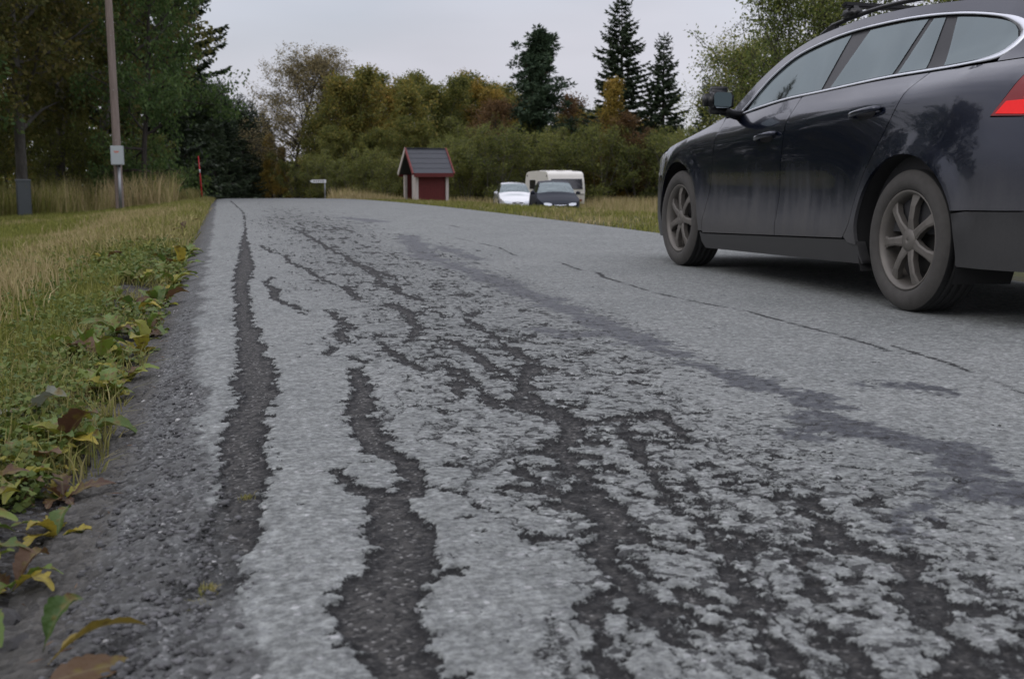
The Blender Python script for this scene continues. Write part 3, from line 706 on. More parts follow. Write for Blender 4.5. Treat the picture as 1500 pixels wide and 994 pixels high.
    pane('rear_vent_pane', 2.425, 2.625, 2.475, 2.560)
    qp = [(s, np.interp(s, [p[0] for p in wb], [p[1] for p in wb]) + .007) for s in np.linspace(2.745, 3.06, 12)] + [(3.115, 1.172), (3.14, 1.21), (3.115, 1.245)] + [(s, np.interp(s, [p[0] for p in wt], [p[1] for p in wt]) - .012) for s in np.linspace(3.07, 2.645, 14)]
    c.patch('cargo_window', qp, M_GLASS, off=-.012, skirt=0)
    # bright trim all round the glazing, fat at the rear corner
    tl = grow(ring, .006); sarr = np.array([p[0] for p in tl])
    tl = tl + [tl[0]]; sarr = np.append(sarr, sarr[0])
    c.strip('window_trim', tl, .0062 + .012 * sm(2.95, 3.16, sarr), M_CHROME, off=.001)
    # top panels
    c.top('hood', hood, .055 * sm(-.85, -.2, np.array(hood)[:, 0]), -.06 * sm(-.2, -.8, np.array(hood)[:, 0]) - .16 * sm(.2, .62, np.array(hood)[:, 0]), M_PAINT)
    ra = [p for p in roof if p[0] <= 1.26]; rbk = [p for p in roof if p[0] >= 1.22]
    ws = sm(.6, 1.26, np.array(ra)[:, 0])
    c.top('windscreen', ra, .055 - .012 * ws, -.16 * (1 - ws) - .03, M_SCREEN, off=0)
    c.top('roof', rbk, .043, -.03 * sm(1.4, 1.2, np.array(rbk)[:, 0]), M_PAINT, off=.001)
    c.top('rear_screen', [p for p in tail if p[1] > 1.07], .02, .06, M_GLASS)
    c.top('tailgate', [p for p in tail if .49 < p[1] <= 1.08], .01, .07, M_PAINT)
    lampline = [p for p in tail if .86 <= p[1] <= 1.10]
    for qa, qb in ((-1.0, -.80), (.80, 1.0)):
        c.top('tail_lamp_rear', lampline, .01, .07, M_LAMPRED, nq=8, qr=(qa, qb), push=.006)
        c.top('tail_lamp_bar', [p for p in lampline if p[1] < .93], .01, .07, M_LAMPRED2, nq=8, qr=(qa * (.98 if qa < 0 else 1), qb * (.98 if qb > 0 else 1)), push=.010)
    MB().box((0, -3.69, .905), (.70, .03, .03)).build('tailgate_grip', M_CHROME, root, bevel=.006)
    MB().box((0, -3.745, .30), (1.1, .02, .08)).build('bumper_insert', M_RUB, root, bevel=.006)
    c.top('rear_bumper', [p for p in tail if p[1] <= .50], 0, .07, M_PAINT_LOW)
    c.top('front_bumper', nose, .0, -.10, M_PAINT_LOW)
    # rails, rack, handles, mirrors
    for sg in (1, -1):
        L = [(s, np.interp(s, [p[0] for p in roof], [p[1] for p in roof])) for s in np.linspace(1.30, 3.05, 15)]
        P = [(-sg * (float(ysurf(s, z)) - .06), -s, z + .030 + .020 * (0 if i in (0, 14) else 1)) for i, (s, z) in enumerate(L)]
        MB().tube(P, [.010] + [.013] * 13 + [.010], 8).build('roof_rail', M_TRIM, root, smooth=True)
        for k in (1, 13): MB().box((P[k][0], P[k][1], P[k][2] - .02), (.03, .10, .04)).build('rail_foot', M_TRIM, root, bevel=.006)
        for nm, s0, z0 in (('front', 1.235, .828), ('rear', 2.275, .912)):
            P = []
            for t in np.linspace(0, 1, 9):
                s = s0 + .25 * t; z = z0 + .028 * t
                P.append((-sg * (float(ysurf(s, z)) + .008 + .034 * math.sin(math.pi * min(1, max(0, t))) ** .5), -s, z))
            hd = [d for d in (d1 if nm == 'front' else d2)][0 if sg == 1 else 1]
            MB().tube(P, [.011] + [.014] * 7 + [.011], 8).build('door_handle', M_PAINT, hd, smooth=True)
            s = s0 + .12; z = z0 + .005
            V = []
            c_ = c.p3(sg, np.array([s + .085 * math.cos(a) for a in np.linspace(0, 2 * math.pi, 16, False)]), np.array([z + .026 * math.sin(a) for a in np.linspace(0, 2 * math.pi, 16, False)]), .0015)
            me = bpy.data.meshes.new('handle_recess'); me.from_pydata([tuple(p) for p in c_], [], [tuple(range(16))]); me.materials.append(M_TRIM)
            obj('handle_recess', me, hd)
        # mirror: rounded housing, glass facing rearwards
        mr = empty('wing_mirror'); mr.parent = root
        hx, hy, hz = -sg * 1.025, -.86, 1.068
        bm = bmesh.new(); bmesh.ops.create_cube(bm, size=1)
        for v in bm.verts:
            fr = .72 if v.co.y > 0 else 1.0
            v.co = Vector((v.co.x * .215 * fr, v.co.y * .15, v.co.z * .185 * fr))
        bmesh.ops.bevel(bm, geom=list(bm.edges), offset=.046, segments=5, affect='EDGES')
        me = bpy.data.meshes.new('mirror_housing'); bm.to_mesh(me); bm.free(); me.materials.append(M_TRIM)
        for p in me.polygons: p.use_smooth = True
        bpy.data.objects.remove(mr)
        mo = obj('wing_mirror', me, root, (hx, hy, hz), (0, 0, sg * .10))
        out = [(.056, -.032), (.059, .026), (.048, .045), (-.044, .047), (-.062, .034), (-.062, -.030), (-.046, -.047), (.038, -.045)]
        MB().prism(out, -.0765, -.070, 1).build('mirror_glass', M_MIRROR, mo)
        ys = float(ysurf(.80, .985))
        MB().tube([(-sg * (ys - .02), -.80, .985), (-sg * (ys + .07), -.83, .995), (-sg * .985, -.86, 1.012)], [.035, .028, .03], 10).build('mirror_arm', M_TRIM, root, smooth=True)
    for s in (1.62, 2.38):
        z = np.interp(s, [p[0] for p in roof], [p[1] for p in roof]); yr = float(ysurf(s, z)) - .06
        MB().box((0, -s, z + .115), (2 * yr + .12, .055, .03)).build('roof_rack_bar', M_TRIM, root, bevel=.01)
        for sg in (1, -1):
            MB().box((-sg * yr, -s, z + .078), (.075, .16, .062), taper=.72).build('rack_foot', M_TRIM, root, bevel=.016, smooth=True)
    # underside, arches, cabin
    mb = MB(); mb.prism([(-.83, .22), (-.45, .19), (.45, .19), (2.3, .19), (3.6, .27), (3.6, .42), (3.2, .44), (3.2, .72), (2.35, .72), (2.3, .36), (.46, .36), (.46, .72), (-.45, .72), (-.83, .5)], -.66, .66, 0)
    mb.v = [(x, -s, z) for x, s, z in mb.v]; mb.build('underbody', M_UNDER, root)
    for a in (0., 2.776):
        for sg in (1, -1):
            P = arc(a, .325, .40, -25, 205, 24); V = []
            for (s, z) in P: V += [(-sg * (float(ysurf(s, max(z, .26))) - .012), -s, z), (-sg * .60, -s, z)]
            obj('wheel_arch_liner', mk('wheel_arch_liner', V, grid_faces(25, 2), M_UNDER, True), root)
    mb = MB(); mb.prism([(.5, .36), (3.55, .36), (3.5, .9), (2.9, .9), (.55, .92)], -.84, .84, 0); mb.v = [(x, -s, z) for x, s, z in mb.v]; mb.build('cabin_tub', M_SEAT, root)
    for s, w in ((1.62, .50), (2.42, 1.2)):
        for x in ((-.37, .37) if w < 1 else (0,)):
            MB().box((x, -s, 1.0), (w, .14, .36), Matrix.Rotation(.2, 3, 'X'), taper=.85).build('seat_back', M_SEAT, root, bevel=.04, smooth=True)
        for x in (-.37, .37):
            MB().box((x, -s - .06, 1.26), (.26, .10, .17)).build('headrest', M_SEAT, root, bevel=.03, smooth=True)
    V, F = lathe([(-.012, .175), (0, .187), (.012, .175), (0, .163), (-.012, .175)], 28)
    o = obj('steering_wheel', mk('steering_wheel', V, F, M_TRIM, True), root, (-.37, -1.02, .98), (0, 0, math.pi / 2 + .0)); o.rotation_euler = (0, .35, math.pi / 2)
    # wheels
    for s, rot in ((0., .10), (2.776, .35)):
        add_wheel(root, -.80, -s, .327, False, 1.0, rot)
        add_wheel(root, .80, -s, .327, True, 1.0, rot + .3)
    MB().tube([(-.45, -3.3, .25), (-.45, -3.66, .25)], .03, 12).build('exhaust_tip', M_CHROME, root)
    MB().box((0, -3.728, .80), (.52, .012, .11)).build('number_plate', M_PLATE, root, bevel=.002)
    return root
estate_car()

# ------------------------------------------------------------------ parked cars, caravan, shelter, roadside furniture
def T(x, y): return float(terr(np.array([x]), np.array([y]))[0])
M_SCREEN2 = glassmat('parked_windscreen_glass', (.45, .5, .5), 2.6)
def parked_car(name, label, x, y, rz, base, sc, dust=.15, grille_bar=False, coat=1.0):
    root = empty(name, (x, y, T(x, y)), rz); prop(root, label, 'car', 'cars parked below the road')
    pm = paint(name + '_paint', base, dust, .2, coat) if coat == 1.0 else simple(name + '_paint', base, .55, var=.1, spec=.2)
    c = Car(root, sc=sc, res=.08)
    hood = smooth_line(HOODLINE, 4); nose = smooth_line(NOSE, 5); roof = smooth_line(ROOFLINE[:-2] + [(3.05, 1.36)], 4)
    tail = smooth_line([(3.05, 1.36), (3.22, 1.20), (3.33, 1.02), (3.38, .8), (3.40, .5), (3.36, .26)], 4)
    side = [(-.80, .2)] + nose[2:] + hood[1:-1] + [(s, float(ZB(s))) for s in np.linspace(.62, 3.3, 18)] + [p for p in tail if p[1] < 1.05]
    side += [(3.2, .22)] + arc(2.776, .325, .38, -16, 196, 22) + [(2.3, .19), (.5, .17)] + arc(0, .325, .38, -16, 196, 22)
    c.patch('body_side', side, pm, skirt=.03)
    wb = [(.80, 1.0), (1.4, 1.055), (1.8, 1.07), (2.6, 1.11), (2.9, 1.125)]; wt = [(.80, 1.02), (.92, 1.14), (1.2, 1.30), (1.5, 1.355), (2.1, 1.385), (2.5, 1.37), (2.75, 1.31)]
    c.patch('window_surround', smooth_line(wb, 4) + smooth_line(wt, 4)[::-1], M_TRIM, off=-.012)
    c.patch('front_side_window', [(.88, 1.02), (1.62, 1.07), (1.70, 1.36), (1.25, 1.30), (.98, 1.15)], M_GLASS, off=-.008, skirt=0)
    c.patch('rear_side_window', [(1.70, 1.075), (2.80, 1.13), (2.68, 1.31), (2.45, 1.36), (1.78, 1.37)], M_GLASS, off=-.008, skirt=0)
    poly = [(.66, float(ZB(.66)) + .003)] + [p for p in roof if p[0] > .65] + [p for p in tail if p[1] > 1.13 and p[0] > 3.06] + [(3.2, 1.12), (2.95, 1.115)] + smooth_line(wt, 4)[::-1] + [(.77, .992)]
    c.patch('roof_side_frame', poly, pm)
    hx = np.array(hood)[:, 0]
    c.top('hood', hood, .07 * sm(-.85, -.2, hx), -.06 * sm(-.2, -.8, hx) - .16 * sm(.2, .62, hx), pm)
    ra = [p for p in roof if p[0] <= 1.26]; ws = sm(.6, 1.26, np.array(ra)[:, 0])
    c.top('windscreen', ra, .055 - .012 * ws, -.16 * (1 - ws) - .03, M_SCREEN2)
    rb2 = [p for p in roof if p[0] >= 1.22]
    c.top('roof', rb2, .043, -.03 * sm(1.4, 1.2, np.array(rb2)[:, 0]), pm, off=.001)
    c.top('tailgate', tail, .02, .06, pm)
    c.top('front_bumper', nose, .0, -.10, pm)
    NX = lambda xx, z: float(-(np.interp(z, [.17, .24, .40, .56, .655], [-.80, -.88, -.905, -.89, -.80]) - .10 * (1 - (abs(xx) / .7) ** 2.2)))
    def onnose(nm, pts, mat, th=.014):
        V = [(xx * sc[0], (NX(xx, z) + th) * sc[1], z * sc[2]) for xx, z in pts] + [(xx * sc[0], (NX(xx, z) - .04) * sc[1], z * sc[2]) for xx, z in pts]
        n = len(pts); MB().add(V, [tuple(range(n)), tuple(range(n, 2 * n))[::-1]] + [(i, n + i, n + (i + 1) % n, (i + 1) % n) for i in range(n)]).build(nm, mat, root)
    for k in (-1, 1):
        onnose('headlight', [(k * .36, .565), (k * .36, .635), (k * .50, .665), (k * .64, .665), (k * .69, .64), (k * .66, .58), (k * .5, .555)], M_LENS, .016)
        onnose('fog_lamp', [(k * .52, .30), (k * .52, .36), (k * .60, .36), (k * .60, .30)], M_LENS, .01)
        MB().box((k * .99 * sc[0], -.86 * sc[1], 1.04), (.19, .09, .12), taper=.8).build('wing_mirror', pm, root, bevel=.02, smooth=True)
    onnose('grille', [(-.32, .60), (-.24, .55), (0, .535), (.24, .55), (.32, .60), (.0, .625)], M_TRIM, .016)
    if grille_bar: onnose('grille_bar', [(-.29, .592), (-.2, .578), (0, .565), (.2, .578), (.29, .592), (0, .588)], M_CHROME, .022)
    onnose('lower_intake', [(-.45, .27), (-.42, .37), (.42, .37), (.45, .27)], M_TRIM, .010)
    onnose('number_plate', [(-.26, .40), (-.26, .50), (.26, .50), (.26, .40)], M_PLATE, .022)
    mb = MB(); mb.prism([(-.8, .22), (3.3, .22), (3.3, .72), (2.35, .72), (2.3, .36), (.46, .36), (.46, .72), (-.75, .6)], -.62, .62, 0)
    mb.v = [(a * sc[0], -s * sc[1], z) for a, s, z in mb.v]; mb.build('underbody', M_UNDER, root)
    mb = MB(); mb.prism([(.45, .5), (3.1, .5), (3.0, .9), (.5, .9)], -.78, .78, 0); mb.v = [(a * sc[0], -s * sc[1], z) for a, s, z in mb.v]; mb.build('cabin_tub', M_SEAT, root)
    for xx in (-.36, .36):
        MB().box((xx, -1.6 * sc[1], 1.0), (.48, .14, .40), taper=.8).build('seat_back', M_SEAT, root, bevel=.03)
        MB().box((xx, -1.65 * sc[1], 1.28), (.26, .10, .16)).build('headrest', M_SEAT, root, bevel=.03)
    for s in (0., 2.776):
        for k in (-1, 1): add_wheel(root, k * .78 * sc[0], -s * sc[1], .322, k > 0, .985)
    return root
parked_car('parked_hatchback', 'dark blue grey hatchback with pale grille bar parked facing the road', 12.88, 44.5, math.radians(170.8), (.012, .016, .026), (.93, .93, 1.02), .15, True, .12)
parked_car('white_hatchback', 'small white hatchback parked left of the dark hatchback', 13.48, 53.7, math.radians(172), (.72, .73, .74), (.90, .88, 1.03), .05)

M_CREAM = simple('cream_caravan_shell', (.66, .64, .58), .35, var=.05, scale=3, coat=.4)
M_ACRYL = simple('dark_acrylic_window', (.018, .018, .024), .12, var=.1, coat=1.0)
M_GREYP = simple('grey_plastic', (.22, .22, .21), .6)
def caravan():
    x, y = 18.1, 60.8
    root = empty('caravan', (x, y, T(x, y)), math.radians(5.4)); prop(root, 'cream white caravan with dark end window behind the parked hatchbacks', 'caravan')
    L, Wd = 3.7, 2.08
    pr = smooth_line([(0.02, .42), (-.05, .75), (-.06, 1.15), (.02, 1.60), (.16, 1.98)], 4) + smooth_line([(.22, 2.06), (.36, 2.13), (.6, 2.17), (1.8, 2.20), (3.1, 2.16), (3.45, 2.10)], 4) + smooth_line([(3.6, 1.98), (3.72, 1.5), (3.74, 1.0), (3.66, .42)], 4)
    mb = MB(); mb.prism(pr, -Wd / 2, Wd / 2, 0); mb.build('shell', M_CREAM, root, bevel=.035, smooth=False)
    for k in range(2):                                                   # raised roof ribs
        MB().box((-.45 + .9 * k, 1.7, 2.20), (.5, 1.7, .05), taper=.85).build('roof_hatch', M_CREAM, root, bevel=.015)
    R = Matrix.Rotation(-.19, 3, 'X')
    MB().box((0, -.035, 1.50), (1.80, .04, .56), R).build('end_window', M_ACRYL, root, bevel=.012)
    MB().box((0, -.085, .95), (1.95, .03, .05)).build('end_trim', M_GREYP, root)
    for sx in (-1, 1):
        for yy, w in ((2.5, .9),): MB().box((sx * (Wd / 2 + .008), yy, 1.45), (.03, w, .5)).build('side_window', M_ACRYL, root, bevel=.01)
        for yy in (.32, 3.35): MB().box((sx * (Wd / 2 + .012), yy, 1.93), (.03, .07, .09)).build('marker_lamp', M_HUBDARK, root, bevel=.005)
        MB().box((sx * (Wd / 2 + .006), 1.85, .75), (.02, 3.3, .03)).build('side_trim', M_GREYP, root)
        add_wheel(root, sx * .93, 2.05, .31, sx > 0, .95)
        for yy in (.2, 3.5): MB().tube([(sx * .8, yy, .42), (sx * .8, yy, 0)], .025, 6).build('corner_steady', M_GREYP, root)
        MB().box((sx * .72, -.07, .62), (.3, .05, .10)).build('lamp_cluster', M_LAMPRED, root, bevel=.01)
    MB().box((Wd / 2 + .01, 1.85, 1.15), (.025, .62, 1.5)).build('door', M_CREAM, root, bevel=.008)
    MB().box((0, 1.85, .36), (1.7, 3.4, .14)).build('chassis', M_UNDER, root)
    MB().tube([(-.6, 3.6, .38), (0, 4.6, .42)], .035, 6).tube([(.6, 3.6, .38), (0, 4.6, .42)], .035, 6).build('drawbar', M_GREYP, root)
caravan()

# bus shelter
M_REDW = simple('red_stained_boards', (.115, .016, .014), .75, var=.25, scale=9, bump=.002)
M_REDT = simple('red_painted_trim', (.20, .040, .036), .6, var=.15)
M_WHITEW = simple('weathered_white_boards', (.52, .47, .43), .7, var=.12, scale=8, bump=.002)
M_ROOF = simple('dark_grey_roofing', (.050, .054, .064), .6, var=.2, scale=10)
M_DARKIN = simple('bare_timber', (.07, .05, .035), .9)
def shelter():
    x, y = 10.2, 59.7
    gz = T(x, y)
    root = empty('bus_shelter', (x, y, gz), math.radians(9)); prop(root, 'small roadside shelter with red panel, white posts and dark pitched roof', 'shelter')
    ez = .60 - gz; rz_ = 1.86 - gz; w = 1.62; d = 1.85; ov = .30              # eave and ridge heights, wall width and depth
    half = d / 2
    for sx in (-1, 1):
        for yy in (-half, half): MB().box((sx * w / 2, yy, (ez - .06) / 2), (.15, .15, ez - .06)).build('corner_post', M_WHITEW, root, bevel=.008)
    n = 15
    for i in range(n):                                                    # front boards
        MB().box((-w / 2 + .075 + (w - .15) * (i + .5) / n, -half + .03, (ez - .1) / 2 + .03), ((w - .15) / n - .008, .025 + .006 * (i % 2), ez - .16)).build('board', M_REDW, root)
        MB().box((-w / 2 + .075 + (w - .15) * (i + .5) / n, half - .03, (ez - .1) / 2 + .03), ((w - .15) / n - .008, .025, ez - .16)).build('board', M_REDW, root)
    MB().box((0, -half + .055, ez / 2), (w - .16, .02, ez - .2)).build('wall_backing', M_DARKIN, root)
    for i in range(7):                                                    # left side, front part boarded, the rest open
        yy = -half + .12 + i * .105
        MB().box((-w / 2 + .03, yy, (ez + .2) / 2), (.03, .097, ez + .14 + (yy + half) * 1.0)).build('side_board', M_WHITEW, root)
    for i in range(16): MB().box((w / 2 - .03, -half + .12 + i * .105, ez / 2), (.03, .097, ez)).build('side_board', M_WHITEW, root)
    rl = w + .55                                                          # roof length
    ang = math.atan2(rz_ - ez, half + ov)
    for k in (-1, 1):
        sl = math.hypot(rz_ - ez, half + ov)
        c_ = (0, k * (half + ov) / 2, (ez + rz_) / 2); R = Matrix.Rotation(-k * ang, 3, 'X')
        MB().box(c_, (rl, sl, .05), R).build('roof_slope', M_ROOF, root)
        for i in range(5):
            yy = k * (half + ov) * (i + .5) / 5; zz = rz_ - (rz_ - ez) * (i + .5) / 5
            MB().box((0, yy, zz + .036), (rl - .10, sl / 5 + .015, .016), Matrix.Rotation(-k * (ang - .035), 3, 'X')).build('roofing_course', M_ROOF, root)
        for sx in (-1, 1):
            MB().box((sx * (rl / 2 + .012), c_[1], c_[2] + .01), (.05, sl + .04, .17), R).build('barge_board', M_REDT if (k < 0 or sx > 0) else M_WHITEW, root)
        MB().box((0, k * (half + ov + .02), ez - .05), (rl - .06, .035, .20)).build('fascia', M_REDW, root)
    MB().box((0, 0, rz_ + .045), (rl - .08, .16, .04)).build('ridge_cap', M_ROOF, root)
    MB().box((0, .35, .45), (w - .3, .35, .05)).build('bench', M_DARKIN, root)
shelter()

# pole with meter box
def wood(name, a, b, sc=(18, 18, .7)):
    m = NT(name); p = m.objco(); mp = m.n('ShaderNodeMapping'); m.put(mp.inputs['Vector'], p); mp.inputs['Scale'].default_value = sc
    f = m.noise(mp.outputs[0], 2.0, 6, .65); col = m.mix(m.rng(f, .3, .7), a, b)
    m.pbr(col, .85, normal=m.bump(f, .012)); return m.m
M_POLE = wood('weathered_pole_wood', (.15, .115, .095), (.28, .225, .195))
M_BOX = simple('pale_grey_box', (.40, .44, .44), .5, var=.06)
M_STEEL = simple('galvanised_steel', (.30, .31, .32), .45, metal=.6, var=.25, scale=20)
M_ORANGE = simple('orange_print', (.60, .12, .05), .6)
px_, py_ = -2.68, 32.9
g = T(px_, py_)
root = empty('utility_pole', (px_, py_, g)); prop(root, 'weathered wooden utility pole standing in the tall grass on the left', 'pole')
MB().tube([(0, 0, -.3), (0, 0, 0), (-.02, .05, 2.5), (-.05, .1, 5), (-.07, .1, 9.2)], [.115, .11, .104, .097, .085], 20).build('shaft', M_POLE, root, smooth=True)
MB().box((-.07, .1, 8.7), (1.5, .10, .12)).build('cross_arm', M_POLE, root, bevel=.01)
for k in (-.65, 0.2, .65): MB().tube([(-.07 + k, .1, 8.76), (-.07 + k, .1, 8.84), (-.07 + k, .1, 8.86), (-.07 + k, .1, 8.95)], [.015, .03, .05, .03], 10).build('insulator', M_STEEL, root, smooth=True)
for k in (1.9, 3.2, 4.6): MB().tube([(-.02, -.085, k), (-.02, -.12, k)], .012, 6).build('bolt', M_STEEL, root)
MB().tube([(.03, -.155, 0), (.03, -.155, 1.24)], .040, 12).build('cable_conduit', M_STEEL, root, smooth=True)
MB().tube([(.03, -.165, 1.12), (.05, -.17, 1.22), (.03, -.17, 1.30)], .025, 8).build('cable', M_RUB, root, smooth=True)
bx_ = empty('meter_box', (px_ + .01, py_ - .22, g + 1.50)); prop(bx_, 'pale grey meter box with orange print fixed to the wooden pole', 'box')
MB().box((0, 0, 0), (.325, .16, .50)).build('case', M_BOX, bx_, bevel=.010)
MB().box((0, -.085, 0), (.30, .012, .475)).build('door', M_BOX, bx_, bevel=.004)
for k, wd in ((.10, .13), (.075, .10)): MB().box((-.01, -.0925, k), (wd, .003, .016)).build('print', M_ORANGE, bx_)

M_CAB = simple('grey_green_cabinet', (.06, .07, .072), .55, var=.12)
cx_, cy_ = -5.32, 34.5
root = empty('street_cabinet', (cx_, cy_, T(cx_, cy_)), .25); prop(root, 'grey metal cable cabinet in the grass below the trees', 'cabinet')
hc = .44 - T(cx_, cy_)
MB().box((0, 0, hc / 2), (.36, .28, hc)).build('case', M_CAB, root, bevel=.012)
MB().box((0, -.145, hc / 2 - .02), (.32, .014, hc - .16)).build('door', M_CAB, root, bevel=.004)
MB().box((0, 0, hc + .012), (.40, .32, .05), taper=.93).build('lid', M_CAB, root, bevel=.008)

M_STAKE = simple('red_plastic_stake', (.55, .018, .028), .4, var=.1)
M_REFL = simple('white_reflector', (.75, .75, .75), .3)
def stake(x, y, ztop, lean, label):
    g = T(x, y); root = empty('snow_stake', (x, y, g)); prop(root, label, 'marker stake', 'red snow stakes beside the road')
    hh = ztop - g
    MB().tube([(0, 0, -.1), (lean * .5, 0, hh * .5), (lean, 0, hh)], [.032, .03, .026], 10).build('shaft', M_STAKE, root, smooth=True)
    MB().tube([(lean * .62, 0, hh * .62), (lean * .70, 0, hh * .70)], [.0345, .034], 10).build('reflector', M_REFL, root, smooth=True)
stake(-.80, 48.9, 1.32, -.10, 'tallest red snow stake standing at the left rim of the road')
stake(-2.38, 54.5, .66, .0, 'red snow stake in the dark shade left of the tallest stake')
stake(-1.85, 62.7, .07, .0, 'shortest red snow stake just showing above the roadside grass')
root = empty('marker_post', (-2.75, 52.6, T(-2.75, 52.6))); prop(root, 'thin pale grey marker post in the grass left of the red stakes', 'post')
hh = .30 - T(-2.75, 52.6)
MB().tube([(0, 0, -.1), (0, 0, hh)], [.03, .03], 10).build('shaft', M_STEEL, root, smooth=True)
MB().tube([(0, 0, hh), (0, 0, hh + .05)], [.035, .02], 10).build('cap', M_BOX, root, smooth=True)

# arrow shaped road sign beyond the brow
sx_, sy_ = 4.75, 56.0
sx_ = 5.35 if False else 4.75
gz = min(T(5.2, 56.0), float(road_z(4.9, 56)))
root = empty('arrow_sign', (4.72, 56.0, float(road_z(4.72, 56)) - .02)); prop(root, 'small white arrow sign on a grey post at the brow of the road', 'sign')
zt = .36 - (float(road_z(4.72, 56)) - .02)
MB().tube([(0, 0, -.1), (0, 0, zt)], .030, 10).build('post', M_STEEL, root, smooth=True)
out = [(.06, zt - .02), (-.60, zt - .02), (-.70, zt - .095), (-.60, zt - .17), (.06, zt - .17)]
MB().prism(out, -.045, -.030, 1).build('arrow_plate', M_PLATE, root)
for k in range(5): MB().box((-.50 + k * .105, -.046, zt - .095), (.07, .003, .05)).build('lettering', M_GREYP, root)

# ------------------------------------------------------------------ trees
rs = np.random.RandomState(7)
def leafmat(name, cols, trans=.45, rough=.6):
    m = NT(name); gi = m.n('ShaderNodeNewGeometry'); oi = m.n('ShaderNodeObjectInfo')
    cr = m.n('ShaderNodeValToRGB'); e = cr.color_ramp.elements
    e[0].position = 0; e[0].color = (*cols[0], 1); e[1].position = 1; e[1].color = (*cols[-1], 1)
    for i, c_ in enumerate(cols[1:-1]): k = e.new((i + 1) / (len(cols) - 1)); k.color = (*c_, 1)
    big = m.noise(m.objco(), .45, 3)
    f = m.math('ADD', m.math('MULTIPLY', gi.outputs['Random Per Island'], .62), m.math('MULTIPLY', m.rng(big, .3, .7), .30))
    f = m.math('ADD', f, m.rng(oi.outputs['Random'], 0, 1, -.10, .16))
    m.put(cr.inputs[0], f)
    d = m.n('ShaderNodeBsdfPrincipled', {'Roughness': rough, 'Specular IOR Level': .25}); m.put(d.inputs['Base Color'], cr.outputs[0])
    t = m.n('ShaderNodeBsdfTranslucent'); m.put(t.inputs[0], cr.outputs[0]); mx = m.n('ShaderNodeMixShader', {0: trans})
    m.put(mx.inputs[1], d.outputs[0]); m.put(mx.inputs[2], t.outputs[0]); m.t.links.new(mx.outputs[0], m.out.inputs[0]); return m.m
M_BARK = wood('grey_bark', (.05, .045, .038), (.14, .13, .115), (6, 6, 2)); M_BARKD = wood('dark_bark', (.022, .018, .015), (.055, .045, .038), (6, 6, 2))
M_BARKP = wood('reddish_pine_bark', (.06, .035, .025), (.14, .085, .06), (6, 6, 2))
M_LF = {'left': leafmat('dull_olive_brown_leaves', [(.062, .078, .024), (.115, .125, .034), (.18, .16, .048), (.28, .22, .07)], .5),
        'olive': leafmat('olive_autumn_leaves', [(0.051, 0.067, 0.021), (0.106, 0.125, 0.031), (0.207, 0.196, 0.048), (0.361, 0.261, 0.056)]),
        'green': leafmat('dark_green_leaves', [(0.039, 0.074, 0.024), (0.073, 0.127, 0.037), (0.123, 0.182, 0.055), (0.209, 0.231, 0.069)]),
        'gold': leafmat('golden_leaves', [(0.106, 0.093, 0.023), (0.212, 0.166, 0.036), (0.353, 0.244, 0.048), (0.470, 0.289, 0.066)]),
        'brown': leafmat('russet_leaves', [(0.085, 0.055, 0.025), (0.134, 0.081, 0.034), (0.177, 0.101, 0.044), (0.183, 0.132, 0.052)]),
        'shrub': leafmat('willow_leaves', [(0.060, 0.084, 0.026), (0.126, 0.144, 0.038), (0.207, 0.223, 0.056), (0.277, 0.248, 0.078)]),
        'bright': leafmat('near_birch_leaves', [(0.054, 0.085, 0.021), (0.117, 0.151, 0.037), (0.213, 0.231, 0.060), (0.342, 0.302, 0.081)]),
        'pale': leafmat('thin_aspen_leaves', [(.11, .10, .05), (.18, .155, .075), (.26, .21, .10), (.32, .27, .14)]),
        'spruce': leafmat('spruce_needles', [(0.016, 0.029, 0.016), (0.029, 0.044, 0.022), (0.044, 0.067, 0.030), (0.069, 0.091, 0.040)], .12),
        'pine': leafmat('pine_needles', [(0.021, 0.038, 0.025), (0.035, 0.060, 0.032), (0.056, 0.088, 0.045), (0.079, 0.114, 0.060)], .15)}
def unit(v): return v / (np.linalg.norm(v, axis=-1, keepdims=True) + 1e-9)
def tubes(paths, n=5):
    """paths: list of (points (k,3), radii (k,))"""
    V = []; F = []; b = 0
    for P, R in paths:
        P = np.asarray(P, float); k = len(P); t = unit(np.gradient(P, axis=0))
        ref = np.where(np.abs(t[:, 2:3]) > .9, np.array([[1., 0, 0]]), np.array([[0, 0, 1.]])); a = unit(np.cross(t, ref)); c_ = np.cross(t, a)
        w = np.linspace(0, 2 * np.pi, n, endpoint=False)
        ring = P[:, None] + (a[:, None] * np.cos(w)[None, :, None] + c_[:, None] * np.sin(w)[None, :, None]) * np.asarray(R)[:, None, None]
        V.append(ring.reshape(-1, 3)); i = np.arange(k * n).reshape(k, n) + b; j = np.roll(i, -1, 1)
        F.append(np.stack([i[:-1], j[:-1], j[1:], i[1:]], -1).reshape(-1, 4)); b += k * n
    return np.concatenate(V), np.concatenate(F)
def rhombs(C, D, L, Wd, r, flat=None):
    """leaf quads at C, pointing along D"""
    n = len(C); D = unit(D); N = r.normal(size=(n, 3))
    if flat is not None: N = N * (1 - flat) + np.array([0, 0, 1.]) * flat
    B = unit(np.cross(D, N)); L = np.broadcast_to(L, (n,))[:, None]; Wd = np.broadcast_to(Wd, (n,))[:, None]
    V = np.stack([C, C + D * L * .45 + B * Wd * .5, C + D * L, C + D * L * .45 - B * Wd * .5], 1).reshape(-1, 3)
    return V, np.arange(4 * n).reshape(n, 4)
def branch(r, p0, d, L, k, up=.15, wob=.12):
    P = [p0]; d = unit(d)
    for i in range(k):
        d = unit(d + r.normal(size=3) * wob + np.array([0, 0, up / k])); P.append(P[-1] + d * L / k)
    return np.array(P)
